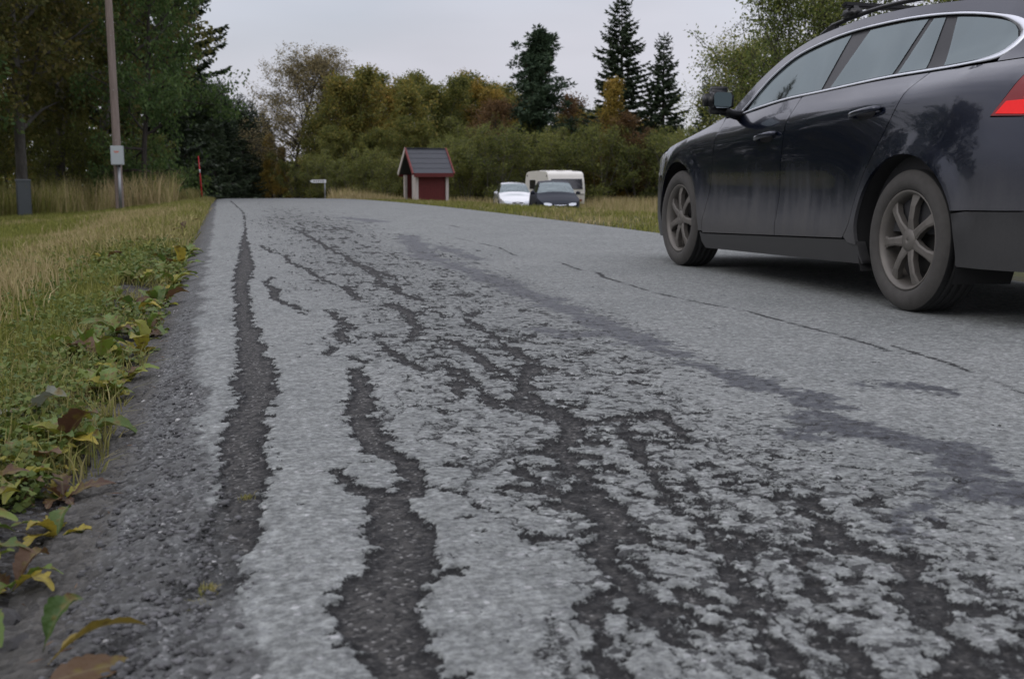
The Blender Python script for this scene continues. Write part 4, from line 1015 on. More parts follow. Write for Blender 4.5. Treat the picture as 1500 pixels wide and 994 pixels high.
def decid(seed, H, R, base=.22, prim=26, sec=6, twig=4, nleaf=9, lsize=.085, stems=1, droop=.0, spread=.5, lean=0, top_leafless=0., jit=.16, rad=.012, shape='round', bare=0.0):
    r = np.random.RandomState(seed); paths = []; C = []; D = []; fine = []
    for st_ in range(stems):
        a0 = 2 * np.pi * st_ / max(1, stems) + r.uniform(0, 1)
        d0 = np.array([math.cos(a0) * spread * (stems > 1) * r.uniform(.3, 1), math.sin(a0) * spread * (stems > 1) * r.uniform(.3, 1), 1.0])
        Hs = H * (r.uniform(.75, 1.0) if stems > 1 else 1.0)
        tr = branch(r, np.array([r.normal() * .15 * (stems > 1), r.normal() * .15 * (stems > 1), -.2]), d0, Hs * .97, 10, .1, .05)
        rr = np.linspace(rad * H, rad * H * .12, 11) / (1 if stems == 1 else 1.9); paths.append((tr, rr))
        npr = max(4, prim // stems)
        for i in range(npr):
            t = base + (1 - base) * ((i + r.uniform(0, 1)) / npr) ** .9; q = t * 10; k = min(9, int(q)); p0 = tr[k] + (tr[k + 1] - tr[k]) * (q - k)
            u = (t - base) / (1 - base)
            sh = {'round': math.sqrt(max(.02, 1 - (2 * u - .85) ** 2 * .72)) if u < 1 else .2, 'cone': 1.05 - .85 * u, 'fan': .35 + .9 * u * (1.15 - .55 * u)}[shape]
            az = i * 2.399 + r.uniform(-.5, .5); el = .25 + .75 * u + r.uniform(-.2, .25) - droop * (1 - u)
            L = R * sh * r.uniform(.65, 1.12) / (1 if stems == 1 else 1.35)
            b = branch(r, p0, np.array([math.cos(az) * math.cos(el), math.sin(az) * math.cos(el), math.sin(el)]), L, 5, .25 - droop, .14)
            r0_ = max(.012, rr[k] * .45); paths.append((b, np.linspace(r0_, r0_ * .25, 6)))
            for j in range(sec):
                qq = r.uniform(.25, 1.0) * 5; kk = min(4, int(qq)); s0 = b[kk] + (b[kk + 1] - b[kk]) * (qq - kk)
                dd = unit(b[min(5, kk + 1)] - b[kk]) + r.normal(size=3) * .65
                s_b = branch(r, s0, dd, L * r.uniform(.22, .5), 3, .1 - droop, .2); fine.append((s_b, np.linspace(r0_ * .32, .004, 4)))
                for w in range(twig):
                    e_ = s_b[r.randint(1, 4)]; td = r.normal(size=3) * .8 + unit(s_b[-1] - s_b[0]) + np.array([0, 0, -droop]); tl = r.uniform(.15, .45) * min(1, R / 2.2)
                    fine.append((np.array([e_, e_ + unit(td) * tl]), np.array([.006, .003])))
                    if r.uniform() < bare * .55: continue
                    n = r.poisson(nleaf); tt = r.uniform(.1, 1.1, n)[:, None]
                    C.append(e_ + unit(td) * tl * tt + np.clip(r.normal(size=(n, 3)), -1.6, 1.6) * jit * .72); D.append(unit(td) * .4 + r.normal(size=(n, 3)) + np.array([0, 0, -.35]))
    C = np.concatenate(C); D = np.concatenate(D); r2 = np.random.RandomState(seed + 1); ls = lsize * r2.uniform(.6, 1.3, len(C))
    V1, F1 = tubes(paths, 7); V2, F2 = tubes(fine, 3)
    return (np.concatenate([V1, V2]), np.concatenate([F1, F2 + len(V1)])), rhombs(C, D, ls, ls * .62, r2)
def spruce(seed, H, R, whorl=None, nb=7, dens_=1.0, base=.04, gap=0.0, nl=.30):
    r = np.random.RandomState(seed); paths = [(np.array([[0, 0, -.3], [r.normal() * .05, r.normal() * .05, H * .5], [0, 0, H]]), np.array([.013 * H, .008 * H, .01]))]
    C = []; D = []; Ls = []
    z = base * H
    while z < H * .985:
        u = z / H; L0 = R * (1 - u) ** .82 * 1.02 + .12; az0 = r.uniform(0, 6.28); n = max(3, int(nb * (1 - .35 * u)))
        for i in range(n):
            if r.uniform() < gap: continue
            az = az0 + i * 6.283 / n + r.uniform(-.3, .3); L = L0 * r.uniform(.62, 1.13); k = 5; h = np.array([math.cos(az), math.sin(az), 0])
            t = np.linspace(0, 1, k + 1); dr = .42 * (1 - u) + .05; zz = L * (-dr * t * 1.15 + dr * .85 * t ** 2.4 + (.5 * u) * t)
            b = np.array([0, 0, z]) + h[None] * (L * t)[:, None]; b[:, 2] += zz; paths.append((b, np.linspace(max(.008, .012 * L), .004, k + 1)))
            m_ = int(max(6, L * 26 * dens_)); tt = r.uniform(.10, 1.0, m_) ** .8; kk = np.minimum(k - 1, (tt * k).astype(int)); fr = (tt * k - kk)[:, None]
            P = b[kk] + (b[kk + 1] - b[kk]) * fr; sd = np.where(r.uniform(size=m_) < .5, -1, 1)[:, None]; side_ = np.cross(h, [0, 0, 1])[None] * sd
            dd = h[None] * r.uniform(.25, .9, m_)[:, None] + side_ * r.uniform(.2, 1.0, m_)[:, None] + np.array([0, 0, -1])[None] * r.uniform(.0, .75, m_)[:, None]
            ll = nl * r.uniform(.5, 1.35, m_) * (1.15 - .55 * tt) * min(1.0, .45 + L / 2.0); C.append(P + r.normal(size=(m_, 3)) * .03); D.append(dd); Ls.append(ll)
            C.append(b[-1:]); D.append((b[-1] - b[-2])[None] + [[0, 0, .06]]); Ls.append(np.array([.28]))
        z += (.30 + .10 * r.uniform()) * (1.15 - .5 * u) * max(.6, H / 14)
    C = np.concatenate(C); D = np.concatenate(D); Ls = np.concatenate(Ls)
    return tubes(paths, 6), rhombs(C, D, Ls, Ls * .40 + .02, r, .35)
def pine(seed, H, R):
    r = np.random.RandomState(seed); tr = branch(r, np.array([0, 0, -.3]), np.array([.02, 0, 1.]), H, 10, 0, .025); paths = [(tr, np.linspace(.016 * H, .03, 11))]; C = []; D = []
    for i in range(62):
        t = .30 + .69 * (i + r.uniform()) / 62; q = t * 10; k = min(9, int(q)); p0 = tr[k] + (tr[k + 1] - tr[k]) * (q - k); u = (t - .3) / .7; az = i * 2.399 + r.uniform(-.4, .4); el = .05 + .75 * u + r.uniform(-.2, .2)
        L = R * (1.12 - .92 * u ** 1.25) * (.55 + .45 * min(1, u / .18)) * r.uniform(.55, 1.12)
        b = branch(r, p0, np.array([math.cos(az) * math.cos(el), math.sin(az) * math.cos(el), math.sin(el)]), L, 4, .35, .15); paths.append((b, np.linspace(.05, .012, 5)))
        for j in range(13):
            e_ = b[r.randint(1, 5)] + r.normal(size=3) * .26 * min(1, L); n = 30
            dd = r.normal(size=(n, 3)) + np.array([0, 0, .55]); C.append(np.repeat(e_[None], n, 0) + unit(dd) * r.uniform(0, .16, (n, 1))); D.append(dd)
    C = np.concatenate(C); D = np.concatenate(D); ll = r.uniform(.16, .34, len(C)); return tubes(paths, 7), rhombs(C, D, ll, ll * .34, r)
VAR = {}
def variant(key, tw, bark, leaf):
    (V, F), (V2, F2) = tw
    VAR[key] = (mk(key + '_wood', V, F, bark, True), mk(key + '_leaves', V2, F2, leaf))
for i in range(3): variant('birch%d' % i, decid(100 + i, 13, 3.3, .16, 36, 7, 5, 15, .145, jit=.24), M_BARK, M_LF['left'])
variant('alder', decid(120, 12, 3.2, .04, 42, 8, 5, 14, .15, jit=.24, droop=.25), M_BARKD, M_LF['green'])
for i in range(3): variant('copse%d' % i, decid(140 + i, 9.5, 3.2, .06, 36, 7, 5, 14, .17, jit=.28, stems=2, spread=.22), M_BARK, M_LF[('olive', 'olive', 'gold')[i]])
variant('aspen', decid(150, 11.4, 4.3, .24, 70, 12, 8, 8, .13, jit=.22, stems=1, shape='round', bare=1.0), M_BARKD, M_LF['pale'])
for i in range(3): variant('shrub%d' % i, decid(160 + i, 4.9, 1.7, .12, 42, 5, 4, 9, .10, stems=7, spread=.42, jit=.14, rad=.010), M_BARK, M_LF['shrub'])
variant('russet', decid(170, 7, 2.2, .12, 34, 7, 5, 8, .13, jit=.2), M_BARKD, M_LF['brown'])
variant('golden', decid(175, 8.0, 1.9, .06, 44, 7, 5, 10, .13, jit=.18, shape='cone'), M_BARKD, M_LF['gold'])
variant('near', decid(180, 6.6, 2.6, .08, 54, 9, 6, 12, .066, jit=.15, stems=3, spread=.25), M_BARKD, M_LF['bright'])
for i in range(3): variant('spruce%d' % i, spruce(200 + i, (15, 14, 13)[i], (3.2, 2.6, 2.3)[i], dens_=2.2, gap=(.03, .06, .08)[i], nl=.36), M_BARKD, M_LF['spruce'])
variant('bigspruce', spruce(210, 22, 4.4, dens_=1.9, nl=.42), M_BARKD, M_LF['spruce'])
variant('pine', pine(220, 12.5, 2.3), M_BARKP, M_LF['pine'])
def tree(key, name, label, px, dep, top=None, H=None, group=None, cat='tree', rz=None, sxy=1.0):
    """stand a tree on the bearing px at dep metres; its height is H, or such that its top shows at row `top`"""
    ang = YAW + math.atan((px - 750) / 1700.0); fwd = dep
    lat = (px - 750) / 1700.0 * dep
    x = math.sin(YAW) * fwd + math.cos(YAW) * lat; y = math.cos(YAW) * fwd - math.sin(YAW) * lat
    g = T(x, y); vz = [v for v in VAR[key][1].vertices]
    if key not in HT: a = np.empty(len(VAR[key][1].vertices) * 3, np.float32); VAR[key][1].vertices.foreach_get('co', a); HT[key] = float(a[2::3].max())
    if H is None: H = CAM_H + (254 - top) / 1700.0 * dep - g
    k = H / HT[key]
    root = empty(name, (x, y, g - .05), rs.uniform(0, 6.28) if rz is None else rz); root.scale = (k * sxy, k * sxy, k)
    prop(root, label, cat, group)
    t = obj('trunk', VAR[key][0], root); c_ = obj('crown', VAR[key][1], root)
    return root
HT = {}
GL = 'dark leafy trees on the left'
tree('birch0', 'birch_tree', 'birch with a pale mossy trunk beside the grey cable cabinet', 40, 37.5, H=17)
tree('birch1', 'birch_tree', 'olive birch standing just right of the pale trunked birch', 92, 41, H=16)
tree('birch2', 'birch_tree', 'olive birch directly behind the utility pole', 150, 43, H=17)
tree('alder', 'alder_tree', 'dense green leafy tree with drooping branches right of the utility pole', 214, 37.5, H=12.5, sxy=.72)
tree('alder', 'alder_tree', 'dark green leafy tree behind the drooping one, below the spruce', 205, 47, H=15, sxy=.9)
tree('birch1', 'birch_tree', 'olive birch at the left border of the view', -30, 37, H=15)
tree('copse0', 'thicket_tree', 'low leafy thicket behind the cabinet', 20, 45, H=10)
tree('copse1', 'thicket_tree', 'low leafy thicket behind the utility pole', 120, 48, H=10)
for px, d, H, k in ((-130, 33, 13, 'birch2'), (-230, 30, 15, 'alder'), (-320, 32, 14, 'birch0'), (-430, 27, 12, 'birch1'), (-700, 27, 13, 'alder'), (-830, 24, 13, 'birch2'), (-1050, 22, 13, 'birch0'), (-1350, 20, 13, 'birch1'), (-550, 34, 9, 'birch1')):
    tree(k, 'roadside_tree', 'leafy roadside tree left of the view', px, d, H=H, group='trees left of the view')
for px, d, H in ((-180, 31, 4.5), (-300, 29, 5), (-420, 29, 4.5), (-560, 28, 5), (-680, 27, 5.5), (-800, 25, 5), (-930, 25, 5), (-1080, 23, 5.5), (-1250, 22, 5), (-1500, 20, 5)):  # unseen undergrowth, added to darken the reflection in the car side
    tree('shrub%d' % (abs(px) % 3), 'willow_shrub', 'unseen bushy willow added under the trees left of the view', px, d, H=H, group='added shrubs left of the view', cat='shrub', sxy=1.5)
tree('bigspruce', 'spruce_tree', 'tall dark spruce reaching out of the picture behind the green leafy tree', 228, 50, H=22)
tree('spruce0', 'spruce_tree', 'dark spruce with long upswept side branches right of the tall spruce', 252, 58, top=20)
GS = 'spruces in the dark row behind the red stakes'
for px, d, tp, k in ((292, 66, 135, 0), (272, 74, 120, 1), (318, 76, 142, 2), (306, 88, 130, 1), (338, 84, 152, 1), (352, 92, 163, 2), (325, 98, 150, 0), (366, 100, 176, 0), (380, 104, 176, 2), (396, 108, 194, 1), (285, 95, 120, 2), (345, 110, 170, 1)):
    tree('spruce%d' % k, 'spruce_tree', 'dark spruce in the row that steps down behind the red stakes', px, d, top=tp - 20, group=GS)
tree('golden', 'larch_tree', 'golden green young tree at the end of the spruce row', 402, 92, top=192)
tree('golden', 'larch_tree', 'low golden young tree left of the bare crowned aspen', 414, 88, top=212)
tree('aspen', 'aspen_tree', 'tall thin leaved aspen with a round twiggy crown against the sky', 438, 86, top=66, sxy=1.35, rz=2.6)
tree('copse1', 'birch_tree', 'olive birch right behind the round crowned aspen', 512, 84, top=96)
tree('copse2', 'birch_tree', 'yellowing birch above the small arrow sign', 552, 88, top=106)
tree('copse0', 'birch_tree', 'broad olive birch above the shelter roof, left', 592, 82, top=112)
tree('copse1', 'birch_tree', 'olive birch behind the right end of the shelter', 640, 88, top=110)
tree('copse0', 'birch_tree', 'olive birch halfway between shelter and pine', 690, 92, top=106)
tree('copse2', 'birch_tree', 'yellowing birch left of the dark pine', 728, 90, top=112)
for i, (px, d, tp) in enumerate(((485, 98, 118), (525, 100, 105), (570, 98, 112), (610, 101, 104), (655, 99, 112), (705, 100, 104), (745, 98, 122), (765, 97, 140), (820, 96, 150), (845, 98, 158), (875, 97, 150), (935, 97, 165))):
    tree('copse%d' % (i % 3), 'birch_tree', 'leafy birch in the back row of the wood behind shelter and thicket', px, d, top=tp, group='back row of birches')
for px, d, tp, k in ((330, 80, 140, 0), (360, 88, 160, 1), (374, 94, 168, 2), (390, 98, 182, 0), (300, 78, 118, 2), (278, 64, 100, 1)):
    tree('spruce%d' % k, 'spruce_tree', 'dark spruce in the row that steps down behind the red stakes', px, d, top=tp - 22, group=GS, sxy=1.25)
tree('copse0', 'birch_tree', 'low dark leafy tree below the aspen crown', 470, 82, top=170)
tree('copse1', 'birch_tree', 'low leafy tree behind the small arrow sign', 500, 76, top=180)
tree('copse0', 'birch_tree', 'low leafy tree left of the shelter', 555, 76, top=185)
tree('copse1', 'birch_tree', 'low leafy tree behind the shelter ridge', 612, 78, top=165)
tree('russet', 'rowan_tree', 'russet brown leaved small tree left of the pine trunk', 722, 80, top=140)
tree('pine', 'pine_tree', 'dark pine with a bare reddish trunk above the thicket', 785, 82, top=38, sxy=1.4)
tree('russet', 'rowan_tree', 'thin russet tree between the pine and the tallest right spruce', 848, 86, top=135)
tree('spruce0', 'spruce_tree', 'tallest spruce right of the pine, against the sky', 906, 80, top=-6, sxy=1.25)
tree('golden', 'larch_tree', 'golden green tree in front of the tallest right spruce', 893, 76, top=112)
tree('spruce2', 'spruce_tree', 'narrow pointed spruce right of the tallest right spruce', 967, 78, top=54, sxy=1.3)
tree('russet', 'rowan_tree', 'low russet tree below the narrow pointed spruce', 925, 75, top=160)
tree('spruce1', 'spruce_tree', 'small spruce just left of the car mirror', 1030, 58, top=112)
tree('spruce2', 'spruce_tree', 'small spruce hidden behind the estate car roof', 1085, 60, top=80)
tree('near', 'birch_tree', 'bright leafy birch rising behind the estate car windscreen', 1195, 24, top=-62, sxy=1.0, rz=1.0)
tree('near', 'birch_tree', 'low leafy birch right behind the front of the estate car', 1110, 29, top=40, rz=3.0)
tree('near', 'birch_tree', 'leafy birch behind the estate car tail', 1420, 27, top=-90, rz=5.0)
GT = 'young willows in the thicket behind the parked cars'
i = 0
for px, d, tp in ((655, 76, 196), (682, 74, 182), (706, 78, 188), (730, 73, 176), (756, 76, 190), (780, 74, 182), (806, 77, 188), (832, 74, 180), (858, 78, 186), (884, 74, 178), (908, 77, 190), (934, 74, 184), (960, 76, 188), (985, 73, 180), (1008, 70, 184), (1030, 66, 178), (668, 82, 165), (716, 84, 160), (762, 82, 172), (818, 83, 165), (870, 82, 170), (945, 82, 172), (995, 80, 168), (1060, 66, 175), (1100, 66, 170), (640, 72, 205)):
    tree('shrub%d' % (i % 3), 'willow_shrub', 'young willow in the dense thicket behind the parked cars', px, d, top=tp, group=GT, cat='shrub', sxy=1.15); i += 1
for px, d, tp in ((440, 84, 215), (465, 78, 222), (490, 74, 215), (520, 72, 225), (545, 72, 212), (570, 74, 220)):
    tree('shrub%d' % (i % 3), 'willow_shrub', 'low shrub at the wood edge behind the arrow sign', px, d, top=tp, group='shrubs behind the arrow sign', cat='shrub', sxy=1.2); i += 1
for px, d, H in ((60, 40, 3.2), (110, 41, 3.5), (160, 41, 3.0), (195, 42, 3.0), (-20, 39, 3.2), (235, 52, 3.0)):
    tree('shrub%d' % (i % 3), 'willow_shrub', 'dark low shrub under the left roadside trees', px, d, H=H, group='shrubs under the left trees', cat='shrub', sxy=1.2); i += 1
# the wood goes on behind as one mass
r = np.random.RandomState(77); n = 60000
ang = np.concatenate([r.uniform(-.62, -.24, n // 3), r.uniform(-.20, .36, n - n // 3)]); dep = r.uniform(102, 128, n)
X = math.sin(YAW) * dep + math.cos(YAW) * dep * ang; Y = math.cos(YAW) * dep - math.sin(YAW) * dep * ang
hmax = 4.0 + 3.0 * fbm(ang * 40, dep * .02, 91, 4) + np.where(ang < -.25, 4, 0) - 2.0 * ((ang > -.22) & (ang < -.16))
Z = terr(X, Y) + hmax * r.uniform(0, 1, n) ** .8
ll = r.uniform(.25, .55, n); V, F = rhombs(np.stack([X, Y, Z], -1), r.normal(size=(n, 3)), ll, ll * .7, r)
prop(obj('far_wood', mk('far_wood', V, F, M_LF['olive'])), 'dark leafy wood closing the view behind the nearer trees', 'wood', kind='stuff')

# ------------------------------------------------------------------ grass, weeds, stones
def grassmat(name, greens, drys):
    m = NT(name); a = m.attr('dry'); v_ = m.attr('var')
    col = m.mix(a, m.mix(v_, *greens), m.mix(v_, *drys))
    d = m.n('ShaderNodeBsdfPrincipled', {'Roughness': .7, 'Specular IOR Level': .2}); m.put(d.inputs['Base Color'], col)
    t = m.n('ShaderNodeBsdfTranslucent'); m.put(t.inputs[0], col); mx = m.n('ShaderNodeMixShader', {0: .3})
    m.put(mx.inputs[1], d.outputs[0]); m.put(mx.inputs[2], t.outputs[0]); m.t.links.new(mx.outputs[0], m.out.inputs[0]); return m.m
M_GRASS = grassmat('meadow_grass', ((.10, .12, .024), (.26, .26, .062)), ((.30, .23, .11), (.52, .42, .24)))
GB = []
def blades(r, X, Y, hgt, dry, width=.004, lean=.35, Z=None):
    n = len(X); Z = terr(X, Y) - .01 if Z is None else Z
    az = r.uniform(0, 6.283, n); le = np.abs(r.normal(size=n)) * lean * hgt; dx, dy = np.cos(az) * le, np.sin(az) * le
    wa = r.uniform(0, 6.283, n); wx_, wy_ = np.cos(wa) * width, np.sin(wa) * width
    B = np.stack([X, Y, Z], -1); Wv = np.stack([wx_, wy_, 0 * wx_], -1)
    M_ = B + np.stack([dx * .35, dy * .35, hgt * .58], -1); Tp = B + np.stack([dx, dy, hgt * (1 - .25 * np.minimum(1, le / hgt))], -1)
    V = np.stack([B - Wv, B + Wv, M_ - Wv * .75, M_ + Wv * .75, Tp], 1)
    GB.append((V.reshape(-1, 3), np.repeat(dry, 5), np.repeat(r.uniform(size=n), 5)))
def flush(name, label, cat='grass'):
    V = np.concatenate([g_[0] for g_ in GB]); d = np.concatenate([g_[1] for g_ in GB]); v_ = np.concatenate([g_[2] for g_ in GB]); GB.clear()
    n = len(V) // 5; i = np.arange(n)[:, None] * 5
    o = obj(name, mk(name, V, [i + np.array([[0, 1, 3, 2]]), i + np.array([[2, 3, 4]])], M_GRASS, False, {'dry': np.clip(d, 0, 1), 'var': v_}))
    prop(o, label, cat, kind='stuff'); return o
r = np.random.RandomState(11)
def area(n, x0, x1, y0, y1, pw=1.0):
    y = y0 + (y1 - y0) * r.uniform(0, 1, n) ** pw; x = r.uniform(x0, x1, n); return x, y
def keep(x, y, c=.33, m=.6):
    k = x > -c * y - m; return x[k], y[k]
# mown verge and lawn
for n, y0, y1, hh, w in ((42000, 3.2, 9, .085, .0028), (52000, 9, 20, .10, .005), (45000, 20, 36, .13, .009)):
    x, y = keep(*area(n, -.30 * y1 - .6, -.62, y0, y1)); pn = fbm(x * .9, y * .5, 3, 4)
    blades(r, x, y, hh * r.uniform(.5, 1.4, len(x)), np.clip((pn - .57) * 3.2 + r.normal(size=len(x)) * .22, 0, 1), w, .55)
flush('lawn_grass', 'short green and yellow grass on the left bank')
# strip nearest the road
x, y = area(15000, -1.3, -.30, 2.6, 10, 1.3); pn = fbm(x * 3, y * 2, 4, 3); k = pn > .47; x, y = x[k], y[k]
blades(r, x, y, r.uniform(.03, .12, len(x)), r.uniform(0, .5, len(x)), .0025, .7)
x, y = area(16000, -1.5, -.30, 10, 52, 1.25); blades(r, x, y, r.uniform(.05, .20, len(x)), np.clip(fbm(x * 2, y, 8) * 1.2 - .35 + r.normal(size=len(x)) * .2, 0, 1), .008, .6)
flush('verge_grass', 'ragged green grass along the left rim of the road')
# dry straw band on the bank
y = 4.6 + 20 * r.uniform(0, 1, 11000) ** 1.15; x = -1.38 - .028 * (y - 6) * (y > 6) * .3 + r.normal(size=len(y)) * (.13 + .012 * y) + .25 * (fbm(y * .5, y * 0, 13) - .5)
blades(r, x, y, r.uniform(.05, .20, len(y)) * (.6 + .8 * fbm(x * 2, y, 23)), r.uniform(.55, 1, len(y)), .0024 + .00025 * y, .45)
flush('straw_grass', 'dry straw coloured grass in a band along the left bank')
# tall reeds below the left trees
x, y = keep(*area(15000, -13, -1.3, 31.5, 41)); k = (fbm(x * .8, y * .8, 14) > .40) & ((x > -4.4) | (y > 34.8)) & ((y > 33) | (r.uniform(size=len(x)) < .35)) & ~((np.abs(x + 2.6) < .9) & (y < 33.4)); x, y = x[k], y[k]
blades(r, x, y, r.uniform(.45, 1.25, len(x)), np.clip(fbm(x * .6, y * .6, 15) * 2.4 - .75 + r.normal(size=len(x)) * .3, 0, 1), .011, .30)
x, y = area(6000, -2.6, -.9, 38, 58); blades(r, x, y, r.uniform(.2, .6, len(x)), r.uniform(.1, .7, len(x)), .012, .4)
flush('tall_grass', 'tall dry grass and reeds below the left trees')
# right verge and rough grass beyond
x, y = area(38000, 5.02, 11.5, 9, 50, 1.1); pn = fbm(x * .9, y * .6, 16, 4)
blades(r, x, y, r.uniform(.04, .15, len(x)), np.clip((pn - .50) * 2.8 + r.normal(size=len(x)) * .25, 0, 1), .008, .55)
flush('right_verge_grass', 'mixed green and dry grass on the right verge')
x, y = area(17000, 6.0, 30, 55, 72); k = (fbm(x * .5, y * .5, 17) > .36) & ~((np.abs(x - 10.2) < 1.1) & (np.abs(y - 59.9) < 1.3)) & ~((np.abs(x - 18.1) < 2) & (y > 60) & (y < 65.5)); x, y = x[k], y[k]
blades(r, x, y, r.uniform(.3, 1.0, len(x)) * np.where(y < 59.5, .6, 1), np.clip(.75 + r.normal(size=len(x)) * .25, 0, 1), .018, .3)
x, y = area(2500, 5.3, 9, 46, 57); blades(r, x, y, r.uniform(.1, .4, len(x)), r.uniform(.6, 1, len(x)), .016, .3)
x, y = area(4500, 15.0, 34, 34, 56); blades(r, x, y, r.uniform(.3, 1.0, len(x)), np.clip(.7 + r.normal(size=len(x)) * .25, 0, 1), .016, .3)
flush('rough_dry_grass', 'tall tan grass at the foot of the thicket and round the shelter')

# low leafy ground cover between the weeds
M_COVER = leafmat('ground_cover_leaves', [(.05, .075, .018), (.09, .13, .03), (.14, .175, .042), (.20, .18, .04)], .3)
n = 22000; y = 2.5 + 9 * r.uniform(0, 1, n) ** 1.3; x = -.40 + .12 * sm(2.5, 5, y) + -np.abs(r.normal(size=n)) * (.16 + .05 * y); k = (fbm(x * 2.6, y * 1.6, 18, 3) > .40) & (x > -.33 * y - .4); x, y = x[k], y[k]
z = terr(x, y) + r.uniform(.004, .06, len(x)) * (1 + .05 * y); ll = r.uniform(.008, .020, len(x)) * (1 + .11 * y)
V, F = rhombs(np.stack([x, y, z], -1), np.stack([r.normal(size=len(x)), r.normal(size=len(x)), r.normal(size=len(x)) * .35], -1), ll, ll * .8, r, .6)
prop(obj('ground_cover', mk('ground_cover', V, F, M_COVER)), 'low green leafy ground cover along the road rim', 'weeds', kind='stuff')

# weeds with big single leaves
m = NT('weed_leaf'); oi = m.n('ShaderNodeObjectInfo'); p = m.objco(); s3 = m.n('ShaderNodeSeparateXYZ'); m.put(s3.inputs[0], p)
f = m.math('ADD', m.noise(p, 14, 4), m.rng(m.noise(p, 60, 3), 0, 1, -.2, .2))
tip = m.mix(m.rng(f, .58, .74), oi.outputs['Color'], (.14, .11, .02))
tip = m.mix(m.rng(f, .70, .80), tip, (.08, .04, .02))
rib = m.rng(m.math('ABSOLUTE', s3.outputs['X']), .0, .0035, 1, 0)
colr = m.mix(m.math('MULTIPLY', rib, .45), tip, (.20, .17, .08))
d = m.n('ShaderNodeBsdfPrincipled', {'Roughness': .5, 'Specular IOR Level': .35}); m.put(d.inputs['Base Color'], colr); m.put(d.inputs['Normal'], m.bump(m.noise(p, 55, 3), .004))
t = m.n('ShaderNodeBsdfTranslucent'); m.put(t.inputs[0], colr); mx_ = m.n('ShaderNodeMixShader', {0: .28}); m.put(mx_.inputs[1], d.outputs[0]); m.put(mx_.inputs[2], t.outputs[0]); m.t.links.new(mx_.outputs[0], m.out.inputs[0])
M_WEED = m.m
def leaf_mesh(seed, L, Wd, lobes, rise, droop_, curl=0.3, dl=1.0):
    r = np.random.RandomState(seed); n = 26; V = []
    for i in range(n + 1):
        t = i / n; w = Wd * (math.sin(math.pi * max(0, min(1, (t - .12) / .90)) ** .75) ** .8 if t > .12 else 0) + .0025
        if lobes: w *= 1 - dl * (.42 - .60 * abs(((t * lobes) % 1.0) - .12) ** .8 + r.uniform(-.10, .10))
        y_ = L * (t - .12 * t * t); z_ = L * (rise * t - droop_ * t * t) + .004; x0 = .02 * L * math.sin(t * 3 + seed)
        wav = .12 * Wd * math.sin(t * 17 + seed)
        V += [(x0 - w, y_ - .15 * w, z_ + curl * w + wav), (x0 - w * .5, y_, z_ + curl * w * .35), (x0, y_, z_), (x0 + w * .5, y_, z_ + curl * w * .35), (x0 + w, y_ - .15 * w, z_ + curl * w - wav)]
    return mk('leaf', V, grid_faces(n + 1, 5), M_WEED, True)
LEAVES = [leaf_mesh(1, .16, .026, 5, .55, .50), leaf_mesh(2, .13, .022, 4, .9, .75), leaf_mesh(3, .19, .027, 8, .75, .75, .5, .45), leaf_mesh(4, .11, .024, 4, .25, .22), leaf_mesh(5, .15, .030, 7, 1.1, .8, .6, .4), leaf_mesh(6, .14, .020, 6, .4, .45)]
PAL = {'g': [(.085, .135, .022), (.11, .17, .028), (.07, .115, .022), (.14, .19, .03)], 'y': [(.25, .23, .03), (.31, .25, .035), (.20, .21, .03)], 'b': [(.09, .045, .025), (.07, .035, .02), (.11, .06, .03)], 'p': [(.16, .17, .13)]}
def weed(x, y, n, sc, mix_, label, group=None, seed=0, up=0.0):
    r = random.Random(seed); g = T(x, y)
    root = empty('leafy_weed', (x, y, g - .004), r.uniform(0, 6.28)); prop(root, label, 'plant', group)
    for i in range(n):
        o = bpy.data.objects.new('leaf', r.choice(LEAVES)); link(o, root); s = sc * r.uniform(.6, 1.15)
        o.scale = (s, s, s * r.uniform(.8, 1.3)); o.rotation_euler = (up * r.uniform(.2, 1.2) + r.uniform(-.1, .15), r.uniform(-.3, .3), i * 2.399 + r.uniform(-.4, .4))
        c_ = r.choice(PAL[r.choice(mix_)]); o.color = (*c_, 1)
    return root
